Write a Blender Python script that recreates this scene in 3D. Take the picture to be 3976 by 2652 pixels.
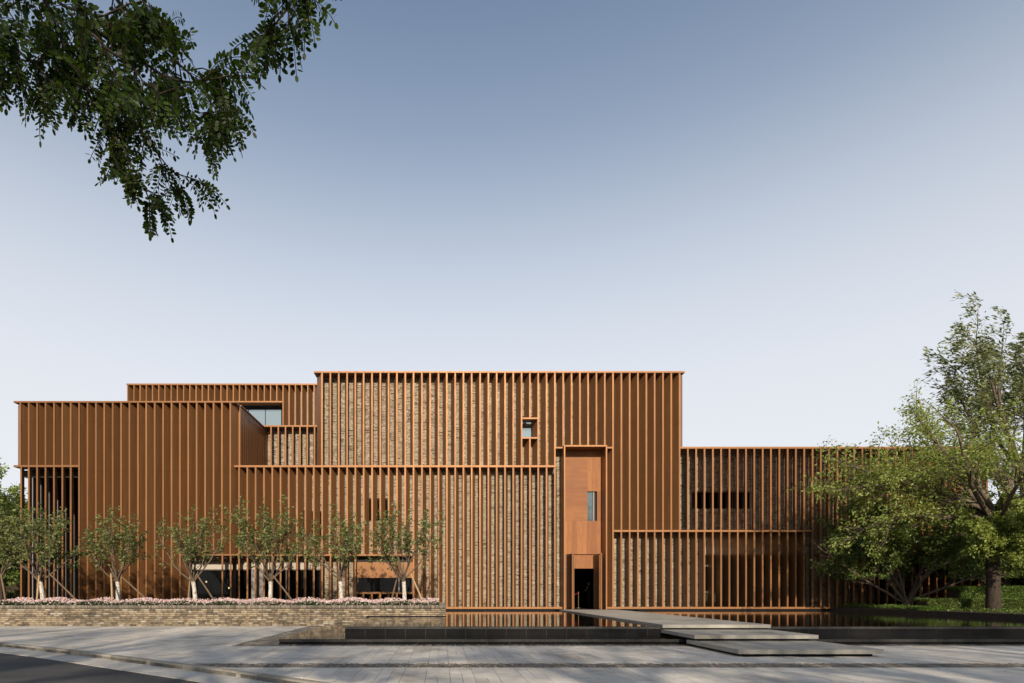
import bpy, math, random
import numpy as np
from mathutils import Vector, Matrix

for o in list(bpy.data.objects):
    bpy.data.objects.remove(o)
SC = bpy.context.scene
COL = SC.collection
random.seed(7)
RAD = math.radians

# ------------------------------------------------------------------ camera
EYE = 1.53
F = 2209.0                       # focal length in pixels of a 3976 px wide picture
cam_d = bpy.data.cameras.new("camera")
cam = bpy.data.objects.new("camera", cam_d)
COL.objects.link(cam)
cam.location = (0, 0, EYE)
cam.rotation_euler = (RAD(90), 0, 0)
cam_d.sensor_width = 36
cam_d.lens = F / 3976 * 36
cam_d.shift_x = (1988 - 1713) / 3976
cam_d.shift_y = (2300 - 1326) / 3976
cam_d.clip_start = 0.05
cam_d.clip_end = 6000
SC.camera = cam

# ------------------------------------------------------------------ sky and sun
SUN_EL, SUN_AZ = 24.0, 3.0       # behind the camera, a touch to its right
w = bpy.data.worlds.new("World")
SC.world = w
w.use_nodes = True
nt = w.node_tree
nt.nodes.clear()
sky = nt.nodes.new("ShaderNodeTexSky")
sky.sky_type = 'NISHITA'
sky.sun_disc = False
sky.sun_elevation = RAD(SUN_EL)
sky.sun_rotation = RAD(180 - SUN_AZ)
sky.altitude = 50
sky.air_density = 1.0
sky.dust_density = 1.0
sky.ozone_density = 1.0
# summer haze: the sky pales towards the horizon, the same all the way round
geo = nt.nodes.new("ShaderNodeTexCoord")
sep = nt.nodes.new("ShaderNodeSeparateXYZ")
hz_ramp = nt.nodes.new("ShaderNodeValToRGB")
hz_ramp.color_ramp.interpolation = 'B_SPLINE'
_e = hz_ramp.color_ramp.elements
_st = [(0.0, .96), (0.30, .88), (0.42, .70), (0.52, .48), (0.62, .20), (0.76, .03), (1.0, 0.0)]
while len(_e) < len(_st): _e.new(0.5)
for _i, (_p, _v) in enumerate(_st):
    _e[_i].position = _p; _e[_i].color = (_v, _v, _v, 1)
hs = nt.nodes.new("ShaderNodeMix")
hs.data_type = 'RGBA'
hs.inputs[7].default_value = (5.15, 5.22, 5.45, 1)
bg = nt.nodes.new("ShaderNodeBackground")
bg.inputs["Strength"].default_value = 0.081
wo = nt.nodes.new("ShaderNodeOutputWorld")
nt.links.new(geo.outputs["Generated"], sep.inputs[0])
nt.links.new(sep.outputs[2], hz_ramp.inputs[0])
nt.links.new(hz_ramp.outputs[0], hs.inputs[0])
sat = nt.nodes.new("ShaderNodeMix")          # dusty summer air takes some violet out of the blue
sat.data_type = 'RGBA'; sat.blend_type = 'MULTIPLY'
sat.inputs[0].default_value = 1.0
sat.inputs[7].default_value = (0.92, 0.95, 0.93, 1)
nt.links.new(sky.outputs[0], sat.inputs[6])
nt.links.new(sat.outputs[2], hs.inputs[6])
nt.links.new(hs.outputs[2], bg.inputs[0])
nt.links.new(bg.outputs[0], wo.inputs[0])

sun_d = bpy.data.lights.new("sun", 'SUN')
sun_d.energy = 3.0
sun_d.angle = RAD(1.1)          # hazy sun
sun_d.color = (1.0, 0.87, 0.70)
sun = bpy.data.objects.new("sun", sun_d)
COL.objects.link(sun)
el, az = RAD(SUN_EL), RAD(SUN_AZ)
to_sun = Vector((math.sin(az) * math.cos(el), -math.cos(az) * math.cos(el), math.sin(el)))
sun.rotation_euler = to_sun.to_track_quat('Z', 'Y').to_euler()
sun.location = (0, -20, 30)

vs = SC.view_settings
vs.view_transform = 'Standard'
vs.look = 'None'
vs.exposure = 1.02
vs.gamma = 1.0
vs.use_curve_mapping = False

# ------------------------------------------------------------------ helpers
WL = {}                          # world location of objects that are parents


def tag(o, label=None, cat=None, group=None, kind=None):
    if label: o["label"] = label
    if cat: o["category"] = cat
    if group: o["group"] = group
    if kind: o["kind"] = kind
    return o


def link(o, loc=(0, 0, 0), parent=None):
    COL.objects.link(o)
    loc = Vector(loc)
    WL[o.name] = loc.copy()
    if parent is not None:
        o.parent = parent
        loc = loc - WL[parent.name]
    o.location = loc
    return o


def empty(name, loc):
    o = bpy.data.objects.new(name, None)
    o.empty_display_size = 0.2
    return link(o, loc)


def fast_mesh(name, verts, faces_flat, n, mats=(), smooth=False):
    """verts (V,3); faces_flat: (Fc, n) indices, all n-gons"""
    me = bpy.data.meshes.new(name)
    verts = np.asarray(verts, dtype=np.float32).reshape(-1, 3)
    fl = np.asarray(faces_flat, dtype=np.int32).reshape(-1)
    nf = len(fl) // n
    me.vertices.add(len(verts))
    me.vertices.foreach_set("co", verts.ravel())
    me.loops.add(len(fl))
    me.loops.foreach_set("vertex_index", fl)
    me.polygons.add(nf)
    me.polygons.foreach_set("loop_start", np.arange(nf, dtype=np.int32) * n)
    me.polygons.foreach_set("loop_total", np.full(nf, n, dtype=np.int32))
    if smooth:
        me.polygons.foreach_set("use_smooth", np.ones(nf, dtype=bool))
    me.update(calc_edges=True)
    for m in mats:
        me.materials.append(m)
    return me


BOXF = np.array([[0, 1, 5, 4], [1, 2, 6, 5], [2, 3, 7, 6], [3, 0, 4, 7], [4, 5, 6, 7], [3, 2, 1, 0]])


def boxes_mesh(name, arr, mat, jit=0.0, seed=0):
    """arr rows: x0,x1,y0,y1,z0,z1"""
    a = np.asarray(arr, dtype=np.float64).reshape(-1, 6)
    n = len(a)
    x0, x1, y0, y1, z0, z1 = a.T
    v = np.empty((n, 8, 3))
    v[:, 0] = np.stack([x0, y0, z0], 1); v[:, 1] = np.stack([x1, y0, z0], 1)
    v[:, 2] = np.stack([x1, y1, z0], 1); v[:, 3] = np.stack([x0, y1, z0], 1)
    v[:, 4] = np.stack([x0, y0, z1], 1); v[:, 5] = np.stack([x1, y0, z1], 1)
    v[:, 6] = np.stack([x1, y1, z1], 1); v[:, 7] = np.stack([x0, y1, z1], 1)
    if jit:
        v += np.random.default_rng(seed).normal(size=v.shape) * jit
    f = BOXF[None] + (np.arange(n) * 8)[:, None, None]
    return fast_mesh(name, v.reshape(-1, 3), f.reshape(-1, 4), 4, [mat])


class MB:
    def __init__(self):
        self.v, self.f = [], []

    def box(self, x0, x1, y0, y1, z0, z1):
        b = len(self.v)
        self.v += [(x0, y0, z0), (x1, y0, z0), (x1, y1, z0), (x0, y1, z0),
                   (x0, y0, z1), (x1, y0, z1), (x1, y1, z1), (x0, y1, z1)]
        self.f += [tuple(int(b + i) for i in q) for q in BOXF]
        return self

    def prism(self, prof, z0, z1):
        b = len(self.v); n = len(prof)
        self.v += [(x, y, z0) for x, y in prof] + [(x, y, z1) for x, y in prof]
        for i in range(n):
            j = (i + 1) % n
            self.f.append((b + i, b + j, b + n + j, b + n + i))
        self.f.append(tuple(range(b + n - 1, b - 1, -1)))
        self.f.append(tuple(range(b + n, b + 2 * n)))
        return self

    def quad(self, *p):
        b = len(self.v)
        self.v += [tuple(q) for q in p]
        self.f.append(tuple(range(b, b + len(p))))
        return self

    def tube(self, pts, radii, sides=8, cap=True):
        b = len(self.v); n = len(pts)
        pts = [Vector(p) for p in pts]
        for i, p in enumerate(pts):
            t = (pts[min(i + 1, n - 1)] - pts[max(i - 1, 0)]).normalized()
            a = t.cross(Vector((0.13, 0.31, 1)) if abs(t.z) < 0.95 else Vector((1, 0.2, 0))).normalized()
            c = t.cross(a)
            for k in range(sides):
                th = 2 * math.pi * k / sides
                self.v.append(tuple(p + (a * math.cos(th) + c * math.sin(th)) * radii[i]))
        for i in range(n - 1):
            for k in range(sides):
                k2 = (k + 1) % sides
                self.f.append((b + i * sides + k, b + i * sides + k2, b + (i + 1) * sides + k2, b + (i + 1) * sides + k))
        if cap:
            self.f.append(tuple(b + k for k in range(sides - 1, -1, -1)))
            self.f.append(tuple(b + (n - 1) * sides + k for k in range(sides)))
        return self

    def lathe(self, prof, cx, cy, sides=16):
        b = len(self.v); n = len(prof)
        for r, z in prof:
            for k in range(sides):
                th = 2 * math.pi * k / sides
                self.v.append((cx + r * math.cos(th), cy + r * math.sin(th), z))
        for i in range(n - 1):
            for k in range(sides):
                k2 = (k + 1) % sides
                self.f.append((b + i * sides + k, b + i * sides + k2, b + (i + 1) * sides + k2, b + (i + 1) * sides + k))
        return self

    def mesh(self, name, mat, smooth=False):
        me = bpy.data.meshes.new(name)
        me.from_pydata(self.v, [], self.f)
        if mat: me.materials.append(mat)
        if smooth:
            for p in me.polygons: p.use_smooth = True
        me.update()
        return me

    def build(self, name, mat, parent=None, loc=(0, 0, 0), smooth=False):
        return link(bpy.data.objects.new(name, self.mesh(name, mat, smooth)), loc, parent)


def mobj(name, me, parent=None, loc=(0, 0, 0)):
    return link(bpy.data.objects.new(name, me), loc, parent)


# ------------------------------------------------------------------ materials
class NT:
    def __init__(self, name):
        self.m = bpy.data.materials.new(name)
        self.m.use_nodes = True
        self.t = self.m.node_tree
        self.t.nodes.clear()
        self.out = self.n("ShaderNodeOutputMaterial")

    def n(self, typ, **kw):
        nd = self.t.nodes.new(typ)
        for k, v in kw.items():
            if k in nd.inputs.keys():
                nd.inputs[k].default_value = v
            else:
                setattr(nd, k, v)
        return nd

    def l(self, a, b):
        self.t.links.new(a, b)

    def ramp(self, fac, stops):
        r = self.n("ShaderNodeValToRGB")
        e = r.color_ramp.elements
        while len(e) < len(stops): e.new(0.5)
        for i, (p, c) in enumerate(stops):
            e[i].position = p
            e[i].color = (*c, 1) if len(c) == 3 else c
        self.l(fac, r.inputs[0])
        return r.outputs[0]

    def coords(self, kind="Object", scale=(1, 1, 1)):
        tc = self.n("ShaderNodeTexCoord")
        mp = self.n("ShaderNodeMapping")
        mp.inputs["Scale"].default_value = scale
        self.l(tc.outputs[kind], mp.inputs[0])
        return mp.outputs[0]

    def wpos(self, scale=(1, 1, 1)):
        g = self.n("ShaderNodeNewGeometry")
        mp = self.n("ShaderNodeMapping")
        mp.inputs["Scale"].default_value = scale
        self.l(g.outputs["Position"], mp.inputs[0])
        return mp.outputs[0]

    def noise(self, vec, scale, detail=4, rough=0.55):
        x = self.n("ShaderNodeTexNoise")
        x.inputs["Scale"].default_value = scale
        x.inputs["Detail"].default_value = detail
        x.inputs["Roughness"].default_value = rough
        self.l(vec, x.inputs["Vector"])
        return x.outputs["Fac"]

    def mix(self, fac, a, b, mode='MIX'):
        x = self.n("ShaderNodeMix", data_type='RGBA', blend_type=mode)
        for inp, val in ((x.inputs[0], fac), (x.inputs[6], a), (x.inputs[7], b)):
            if hasattr(val, "is_linked"): self.l(val, inp)
            elif isinstance(val, (int, float)): inp.default_value = val
            else: inp.default_value = (*val, 1)
        return x.outputs[2]

    def math(self, op, a, b=None):
        x = self.n("ShaderNodeMath", operation=op)
        for i, val in enumerate((a, b)):
            if val is None: continue
            if hasattr(val, "is_linked"): self.l(val, x.inputs[i])
            else: x.inputs[i].default_value = val
        return x.outputs[0]

    def bump(self, h, strength=0.3, dist=0.01):
        b = self.n("ShaderNodeBump")
        b.inputs["Strength"].default_value = strength
        b.inputs["Distance"].default_value = dist
        self.l(h, b.inputs["Height"])
        return b.outputs[0]

    def principled(self, color, rough=0.6, spec=0.4, metal=0.0, normal=None, **kw):
        p = self.n("ShaderNodeBsdfPrincipled")
        for inp, val in (("Base Color", color), ("Roughness", rough), ("Specular IOR Level", spec), ("Metallic", metal)):
            if hasattr(val, "is_linked"): self.l(val, p.inputs[inp])
            elif isinstance(val, (int, float)): p.inputs[inp].default_value = val
            else: p.inputs[inp].default_value = (*val, 1)
        if normal is not None: self.l(normal, p.inputs["Normal"])
        for k, v in kw.items(): p.inputs[k].default_value = v
        self.l(p.outputs[0], self.out.inputs[0])
        return p

    def rand(self):
        g = self.n("ShaderNodeNewGeometry")
        o = self.n("ShaderNodeObjectInfo")
        s = self.math('ADD', g.outputs["Random Per Island"], o.outputs["Random"])
        return self.math('FRACT', s)


def mat_fin():
    t = NT("oxide_metal")
    p = t.wpos((1, 1, 0.12))
    n1 = t.noise(p, 6.0, 5)
    o = t.n("ShaderNodeObjectInfo")
    c = t.ramp(n1, [(0.25, (0.215, 0.099, 0.038)), (0.6, (0.242, 0.114, 0.045)), (0.85, (0.266, 0.130, 0.053))])
    tint = t.ramp(o.outputs["Random"], [(0, (0.86, 0.85, 0.84)), (0.5, (1.0, 0.98, 0.97)), (1, (1.12, 1.11, 1.09))])
    c = t.mix(1.0, c, tint, 'MULTIPLY')
    # rain streaks, and the joint where two sheets of a tall fin meet
    st = t.noise(t.wpos((9, 9, 0.10)), 3.0, 5, 0.6)
    c = t.mix(1.0, c, t.ramp(st, [(0.30, (0.80, 0.78, 0.77)), (0.55, (1.0, 1.0, 1.0)), (0.75, (1.07, 1.06, 1.05))]), 'MULTIPLY')
    g = t.n("ShaderNodeNewGeometry"); sx = t.n("ShaderNodeSeparateXYZ"); t.l(g.outputs["Position"], sx.inputs[0])
    zj = t.math('FRACT', t.math('DIVIDE', t.math('ADD', sx.outputs[2], t.math('MULTIPLY', o.outputs["Random"], 0.02)), 2.93))
    c = t.mix(t.math('LESS_THAN', zj, 0.004), c, (0.10, 0.05, 0.025))
    r = t.ramp(t.noise(p, 14, 3), [(0.3, (0.42,) * 3), (0.7, (0.55,) * 3)])
    t.principled(c, r, 0.30, 0.30)
    return t.m


def mat_simple(name, col, rough=0.6, spec=0.4, nscale=8.0, var=0.15, metal=0.0, bump=0.0):
    t = NT(name)
    p = t.wpos()
    n1 = t.noise(p, nscale, 5)
    lo = tuple(c * (1 - var) for c in col); hi = tuple(min(1, c * (1 + var)) for c in col)
    c = t.ramp(n1, [(0.3, lo), (0.7, hi)])
    nm = t.bump(t.noise(p, nscale * 6, 4), bump, 0.004) if bump else None
    t.principled(c, rough, spec, metal, nm)
    return t.m


def mat_brick(name, stops, rough=0.9):
    t = NT(name)
    r = t.rand()
    base = t.ramp(r, stops)
    n1 = t.noise(t.wpos(), 22, 6, 0.7)
    c = t.mix(t.ramp(n1, [(0.35, (0, 0, 0)), (0.75, (0.55,) * 3)]), base, (0.34, 0.28, 0.20))
    n2 = t.noise(t.wpos(), 3.0, 3)
    c = t.mix(1.0, c, t.ramp(n2, [(0.3, (0.78,) * 3), (0.7, (1.1, 1.08, 1.05))]), 'MULTIPLY')
    nm = t.bump(n1, 0.6, 0.008)
    t.principled(c, rough, 0.2, 0, nm)
    return t.m


def mat_leaf(name, dark, mid, light, trans=0.3, rough=0.45):
    t = NT(name)
    r = t.rand()
    c = t.ramp(r, [(0.0, dark), (0.55, mid), (1.0, light)])
    d = t.n("ShaderNodeBsdfPrincipled")
    t.l(c, d.inputs["Base Color"])
    d.inputs["Roughness"].default_value = rough
    d.inputs["Specular IOR Level"].default_value = 0.25
    tr = t.n("ShaderNodeBsdfTranslucent")
    t.l(t.mix(1.0, c, (1.25, 1.2, 0.45), 'MULTIPLY'), tr.inputs[0])
    mx = t.n("ShaderNodeMixShader")
    mx.inputs[0].default_value = trans
    t.l(d.outputs[0], mx.inputs[1]); t.l(tr.outputs[0], mx.inputs[2])
    t.l(mx.outputs[0], t.out.inputs[0])
    return t.m


def mat_bark(name, a, b):
    t = NT(name)
    p = t.wpos((1, 1, 0.25))
    n1 = t.noise(p, 18, 6, 0.65)
    c = t.ramp(n1, [(0.3, a), (0.7, b)])
    t.principled(c, 0.9, 0.15, 0, t.bump(n1, 0.8, 0.02))
    return t.m


def mat_whitewash():
    t = NT("whitewashed_bark")
    g = t.n("ShaderNodeNewGeometry")
    sx = t.n("ShaderNodeSeparateXYZ"); t.l(g.outputs["Position"], sx.inputs[0])
    n1 = t.noise(t.wpos((1, 1, 0.6)), 22, 5, 0.7)
    bark = t.ramp(n1, [(0.3, (0.045, 0.03, 0.02)), (0.7, (0.12, 0.085, 0.055))])
    white = t.mix(t.ramp(n1, [(0.50, (0, 0, 0)), (0.60, (1, 1, 1))]), (0.50, 0.475, 0.43), (0.14, 0.105, 0.075))
    zz = t.math('ADD', sx.outputs[2], t.math('MULTIPLY', n1, 0.12))
    msk = t.math('LESS_THAN', zz, 2.12)
    c = t.mix(msk, bark, white)
    t.principled(c, 0.9, 0.15, 0, t.bump(n1, 0.6, 0.01))
    return t.m


def mat_paver(name, stops, rough=0.75, ns=3.0):
    t = NT(name)
    base = t.ramp(t.rand(), stops)
    p = t.wpos()
    n1 = t.noise(p, ns, 6, 0.6)
    n2 = t.noise(p, 60, 4, 0.7)
    c = t.mix(1.0, base, t.ramp(n1, [(0.25, (0.80, 0.79, 0.78)), (0.75, (1.10,) * 3)]), 'MULTIPLY')
    c = t.mix(1.0, c, t.ramp(n2, [(0.3, (0.90,) * 3), (0.7, (1.07,) * 3)]), 'MULTIPLY')
    n3 = t.noise(p, 0.55, 7, 0.65)        # old water stains
    c = t.mix(1.0, c, t.ramp(n3, [(0.36, (0.70, 0.68, 0.65)), (0.45, (0.97, 0.97, 0.96)), (0.62, (1.0,) * 3), (0.75, (1.06,) * 3)]), 'MULTIPLY')
    t.principled(c, rough, 0.3, 0, t.bump(n2, 0.15, 0.003))
    return t.m


def mat_board():
    t = NT("rusted_board")
    r = t.rand()
    o = t.n("ShaderNodeObjectInfo")
    base = t.ramp(r, [(0, (0.215, 0.083, 0.027)), (0.5, (0.262, 0.105, 0.033)), (1, (0.305, 0.126, 0.039))])
    tc = t.n("ShaderNodeTexCoord")
    mp = t.n("ShaderNodeMapping")
    mp.inputs["Scale"].default_value = (1.0, 1.0, 1.0)
    t.l(tc.outputs["Object"], mp.inputs[0])
    # grain runs along each board: local z of the board mesh
    mp.inputs["Scale"].default_value = (16, 16, 0.7)
    n1 = t.noise(mp.outputs[0], 1.0, 6, 0.65)
    n2 = t.noise(t.wpos(), 1.6, 5, 0.6)
    c = t.mix(1.0, base, t.ramp(n1, [(0.25, (0.72, 0.70, 0.70)), (0.75, (1.18, 1.15, 1.12))]), 'MULTIPLY')
    c = t.mix(t.ramp(n2, [(0.45, (0, 0, 0)), (0.75, (0.6,) * 3)]), c, (0.155, 0.064, 0.032))
    t.principled(c, 0.62, 0.3, 0, t.bump(n1, 0.25, 0.004))
    return t.m


def mat_water(name, col, bumps):
    t = NT(name)
    p = t.wpos((1, 0.55, 1))
    n1 = t.noise(p, 5.0, 3, 0.5)
    nm = t.bump(n1, bumps, 0.02)
    t.principled(col, 0.06, 0.5, 0, nm, IOR=1.33)
    return t.m


def mat_granite():
    t = NT("black_granite")
    p = t.wpos()
    n1 = t.noise(p, 90, 4, 0.7)
    n2 = t.noise(t.wpos((1, 1, 0.3)), 2.5, 5)
    c = t.ramp(n1, [(0.35, (0.006, 0.006, 0.007)), (0.75, (0.022, 0.021, 0.020))])
    r = t.ramp(n2, [(0.3, (0.06,) * 3), (0.7, (0.18,) * 3)])
    t.principled(c, r, 0.12)
    return t.m


def mat_glass(name, col=(0.012, 0.015, 0.017), tr=0.5):
    """dark coated pane: mirror part from the coating, the rest lets the room show"""
    t = NT(name)
    p = t.n("ShaderNodeBsdfPrincipled")
    p.inputs["Base Color"].default_value = (*col, 1)
    p.inputs["Roughness"].default_value = 0.02
    p.inputs["Specular IOR Level"].default_value = 0.5
    p.inputs["IOR"].default_value = 1.4
    tr_ = t.n("ShaderNodeBsdfTransparent")
    tr_.inputs[0].default_value = (0.75, 0.80, 0.80, 1)
    mx = t.n("ShaderNodeMixShader")
    mx.inputs[0].default_value = tr
    t.l(p.outputs[0], mx.inputs[1]); t.l(tr_.outputs[0], mx.inputs[2])
    t.l(mx.outputs[0], t.out.inputs[0])
    return t.m


def mat_mirror_glass(name="sky_coated_glass", col=(0.36, 0.43, 0.44)):
    t = NT(name)
    t.principled(col, 0.03, 0.6, 0.85)
    return t.m


def mat_asphalt():
    t = NT("asphalt")
    p = t.wpos()
    n1 = t.noise(p, 120, 5, 0.75)
    n2 = t.noise(t.wpos((0.35, 1, 1)), 1.1, 5)
    c = t.ramp(n1, [(0.3, (0.035, 0.036, 0.038)), (0.75, (0.085, 0.084, 0.080))])
    c = t.mix(1.0, c, t.ramp(n2, [(0.3, (0.75,) * 3), (0.7, (1.3, 1.25, 1.2))]), 'MULTIPLY')
    t.principled(c, 0.85, 0.25, 0, t.bump(n1, 0.4, 0.006))
    return t.m


M = dict(
    fin=mat_fin(),
    brick=mat_brick("reclaimed_brick", [(0.0, (0.056, 0.048, 0.042)), (0.07, (0.136, 0.112, 0.088)), (0.16, (0.264, 0.216, 0.160)),
                                        (0.45, (0.360, 0.300, 0.224)), (0.68, (0.416, 0.352, 0.268)), (0.88, (0.464, 0.408, 0.324)), (1, (0.352, 0.264, 0.208))]),
    pbrick=mat_brick("planter_brick", [(0.0, (0.060, 0.048, 0.040)), (0.2, (0.128, 0.100, 0.072)), (0.45, (0.208, 0.164, 0.116)),
                                       (0.7, (0.272, 0.216, 0.148)), (0.9, (0.320, 0.264, 0.184)), (1, (0.384, 0.360, 0.320))]),
    soldier=mat_brick("coping_brick", [(0.0, (0.06, 0.055, 0.05)), (0.5, (0.12, 0.11, 0.10)), (0.85, (0.20, 0.17, 0.14)), (1, (0.27, 0.22, 0.165))]),
    strip=mat_brick("paving_brick", [(0.0, (0.10, 0.095, 0.09)), (0.5, (0.18, 0.17, 0.155)), (0.85, (0.25, 0.225, 0.20)), (1, (0.34, 0.29, 0.235))]),
    mortar=mat_simple("mortar", (0.20, 0.165, 0.125), 0.95, 0.1, 20, 0.3),
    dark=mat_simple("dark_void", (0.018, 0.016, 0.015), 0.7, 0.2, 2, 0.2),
    grout=mat_simple('pale_grout', (0.085, 0.080, 0.072), 0.9, 0.1, 20, 0.2),
    edging=mat_simple('dark_edging', (0.035, 0.033, 0.031), 0.35, 0.3, 12, 0.3),
    bronze=mat_simple("bronze_frame", (0.10, 0.072, 0.055), 0.5, 0.4, 6, 0.15),
    grey=mat_simple("grey_metal", (0.19, 0.175, 0.17), 0.55, 0.35, 4, 0.1),
    pale=mat_simple("pale_lintel", (0.38, 0.335, 0.28), 0.75, 0.2, 5, 0.08),
    cream=mat_simple("cream_cloth", (0.42, 0.42, 0.30), 0.85, 0.15, 6, 0.08),
    board=mat_board(),
    doorwood=mat_simple("door_timber", (0.13, 0.060, 0.028), 0.55, 0.35, 7, 0.35),
    wall=mat_simple("rear_render", (0.30, 0.27, 0.24), 0.9, 0.15, 3, 0.1),
    granite=mat_granite(),
    water=mat_water("still_water", (0.012, 0.010, 0.008), 0.08),
    water2=mat_water("basin_water", (0.012, 0.010, 0.008), 0.06),
    glass=mat_glass("dark_glass", (0.006, 0.006, 0.006), tr=0.6),
    mirror=mat_mirror_glass(),
    mirrord=mat_mirror_glass('tinted_glass', (0.20, 0.24, 0.25)),
    paver=mat_paver("granite_paver", [(0.0, (0.54, 0.495, 0.43)), (0.5, (0.60, 0.555, 0.485)), (1.0, (0.66, 0.61, 0.54))]),
    joint=mat_simple("joint_sand", (0.15, 0.14, 0.125), 0.95, 0.1, 30, 0.2),
    slab=mat_paver("walkway_stone", [(0.0, (0.30, 0.282, 0.245)), (1.0, (0.36, 0.338, 0.295))], 0.6, 1.4),
    kerb=mat_paver("kerb_stone", [(0.0, (0.28, 0.255, 0.215)), (0.5, (0.36, 0.33, 0.28)), (1.0, (0.48, 0.425, 0.345))], 0.85, 5),
    gutter=mat_paver("gutter_stone", [(0.0, (0.46, 0.43, 0.38)), (1.0, (0.58, 0.545, 0.49))], 0.8, 4),
    asphalt=mat_asphalt(),
    earth=mat_simple("earth", (0.10, 0.095, 0.055), 0.95, 0.1, 0.5, 0.3),
    soil=mat_simple("planting_soil", (0.045, 0.034, 0.024), 0.95, 0.1, 9, 0.3),
    bark=mat_bark("bark", (0.055, 0.040, 0.030), (0.17, 0.13, 0.095)),
    barkd=mat_bark("dark_bark", (0.020, 0.016, 0.013), (0.065, 0.048, 0.036)),
    white=mat_whitewash(),
    pole=mat_bark("peeled_pole", (0.26, 0.175, 0.10), (0.42, 0.30, 0.18)),
    poled=mat_bark("weathered_pole", (0.10, 0.068, 0.045), (0.20, 0.14, 0.09)),
    leaf_young=mat_leaf("young_tree_leaf", (0.070, 0.090, 0.032), (0.150, 0.180, 0.062), (0.27, 0.29, 0.12), 0.42),
    leaf_bright=mat_leaf("bright_leaf", (0.13, 0.17, 0.036), (0.235, 0.29, 0.066), (0.36, 0.42, 0.13), 0.45),
    leaf_dark=mat_leaf("dark_leaf", (0.055, 0.088, 0.022), (0.105, 0.150, 0.038), (0.18, 0.23, 0.062), 0.42),
    leaf_pale=mat_leaf("pale_leaf", (0.075, 0.10, 0.04), (0.15, 0.18, 0.075), (0.27, 0.28, 0.14), 0.35),
    leaf_locust=mat_leaf("locust_leaf", (0.018, 0.036, 0.006), (0.034, 0.064, 0.008), (0.064, 0.104, 0.012), 0.45),
    leaf_shade=mat_leaf("street_tree_leaf", (0.06, 0.10, 0.025), (0.10, 0.15, 0.035), (0.15, 0.20, 0.05), 0.5),
    leaf_hedge=mat_leaf("hedge_leaf", (0.050, 0.095, 0.018), (0.100, 0.165, 0.032), (0.17, 0.25, 0.055), 0.35),
    leaf_bed=mat_leaf("bedding_leaf", (0.016, 0.034, 0.010), (0.032, 0.058, 0.016), (0.06, 0.095, 0.025), 0.2),
    petal=mat_leaf("petal", (0.47, 0.25, 0.30), (0.58, 0.43, 0.43), (0.66, 0.61, 0.56), 0.3, 0.6),
    brass=mat_simple("polished_brass", (0.65, 0.50, 0.25), 0.25, 0.5, 5, 0.05, 0.9),
    rope=mat_simple("red_velvet", (0.28, 0.012, 0.03), 0.9, 0.1, 20, 0.2),
    skin=mat_simple("skin", (0.50, 0.32, 0.24), 0.6, 0.3, 10, 0.05),
    suit=mat_simple("dark_suit", (0.018, 0.018, 0.022), 0.85, 0.15, 15, 0.2),
    shirt=mat_simple("pale_shirt", (0.5, 0.5, 0.52), 0.8, 0.15, 15, 0.05),
    hair=mat_simple("hair", (0.012, 0.010, 0.009), 0.6, 0.3, 30, 0.2),
)

# ================================================================== THE SETTING
YF = 34.14                       # plane of the louvre fronts
S = F / YF                       # pixels per metre there


def X(px, Y=YF): return (px - 1713) * Y / F
def Z(py, Y=YF): return EYE - (py - 2300) * Y / F


g = MB().box(-1500, 1500, -600, 2500, -0.9, -0.22).build("ground", M['earth'])
tag(g, kind="structure")
r = MB().box(-80, 60, -40, 60, -0.215, -0.116).build("road", M['asphalt'])
tag(r, kind="structure")

# --- kerb line between plaza and road
KP = [(-60, 44.0), (-30, 27.0), (-18, 19.95), (-13.39, 17.24), (-9.46, 14.78), (-6.65, 12.84), (-4.09, 11.10), (-2.91, 10.20), (-2.0, 9.55), (-0.6, 8.2), (1.0, 6.2), (2.5, 3.8), (4.0, 0.8), (5.0, -2.5), (5.5, -8)]
_kx = np.array([p[0] for p in KP]); _ky = np.array([p[1] for p in KP])


def kerb_y(x): return float(np.interp(x, _kx, _ky))
def kerb_x(y): return float(np.interp(y, _ky[::-1], _kx[::-1]))


def clip_half(poly, p, n):
    out = []
    for i in range(len(poly)):
        a, b = poly[i], poly[(i + 1) % len(poly)]
        da = (a[0] - p[0]) * n[0] + (a[1] - p[1]) * n[1]
        db = (b[0] - p[0]) * n[0] + (b[1] - p[1]) * n[1]
        if da >= 0: out.append(a)
        if (da >= 0) != (db >= 0):
            t = da / (da - db)
            out.append((a[0] + (b[0] - a[0]) * t, a[1] + (b[1] - a[1]) * t))
    return out


def clip_kerb(poly, off):
    """keep what lies on the plaza side of the kerb line moved inwards by off"""
    cx = sum(p[0] for p in poly) / len(poly); cy = sum(p[1] for p in poly) / len(poly)
    for i in range(len(KP) - 1):
        a, b = KP[i], KP[i + 1]
        if max(a[0], b[0]) < cx - 2.5 or min(a[0], b[0]) > cx + 2.5: continue
        d = Vector((b[0] - a[0], b[1] - a[1])).normalized()
        n = Vector((-d.y, d.x))
        p = (a[0] + n.x * off, a[1] + n.y * off)
        # only clip with the segment next to the polygon
        t = (cx - a[0]) * d.x + (cy - a[1]) * d.y
        Ls = math.hypot(b[0] - a[0], b[1] - a[1])
        if t < -0.9 or t > Ls + 0.9: continue
        poly = clip_half(poly, p, n)
        if len(poly) < 3: return []
    # far outside
    if cy < kerb_y(cx) - 1.5 and cx < 5.4: return []
    return poly


plaza_poly = [(x, y) for x, y in KP] + [(60, -8), (60, 44)]
pz = MB().prism(plaza_poly, -0.114, -0.034).build("plaza", M['joint'])
tag(pz, kind="structure")


def on_plaza(x, y):
    return y > kerb_y(x) if x < 5.5 else True


def poly_prism(mb, poly, z0, z1):
    if len(poly) >= 3: mb.prism(poly, z0, z1)


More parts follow.
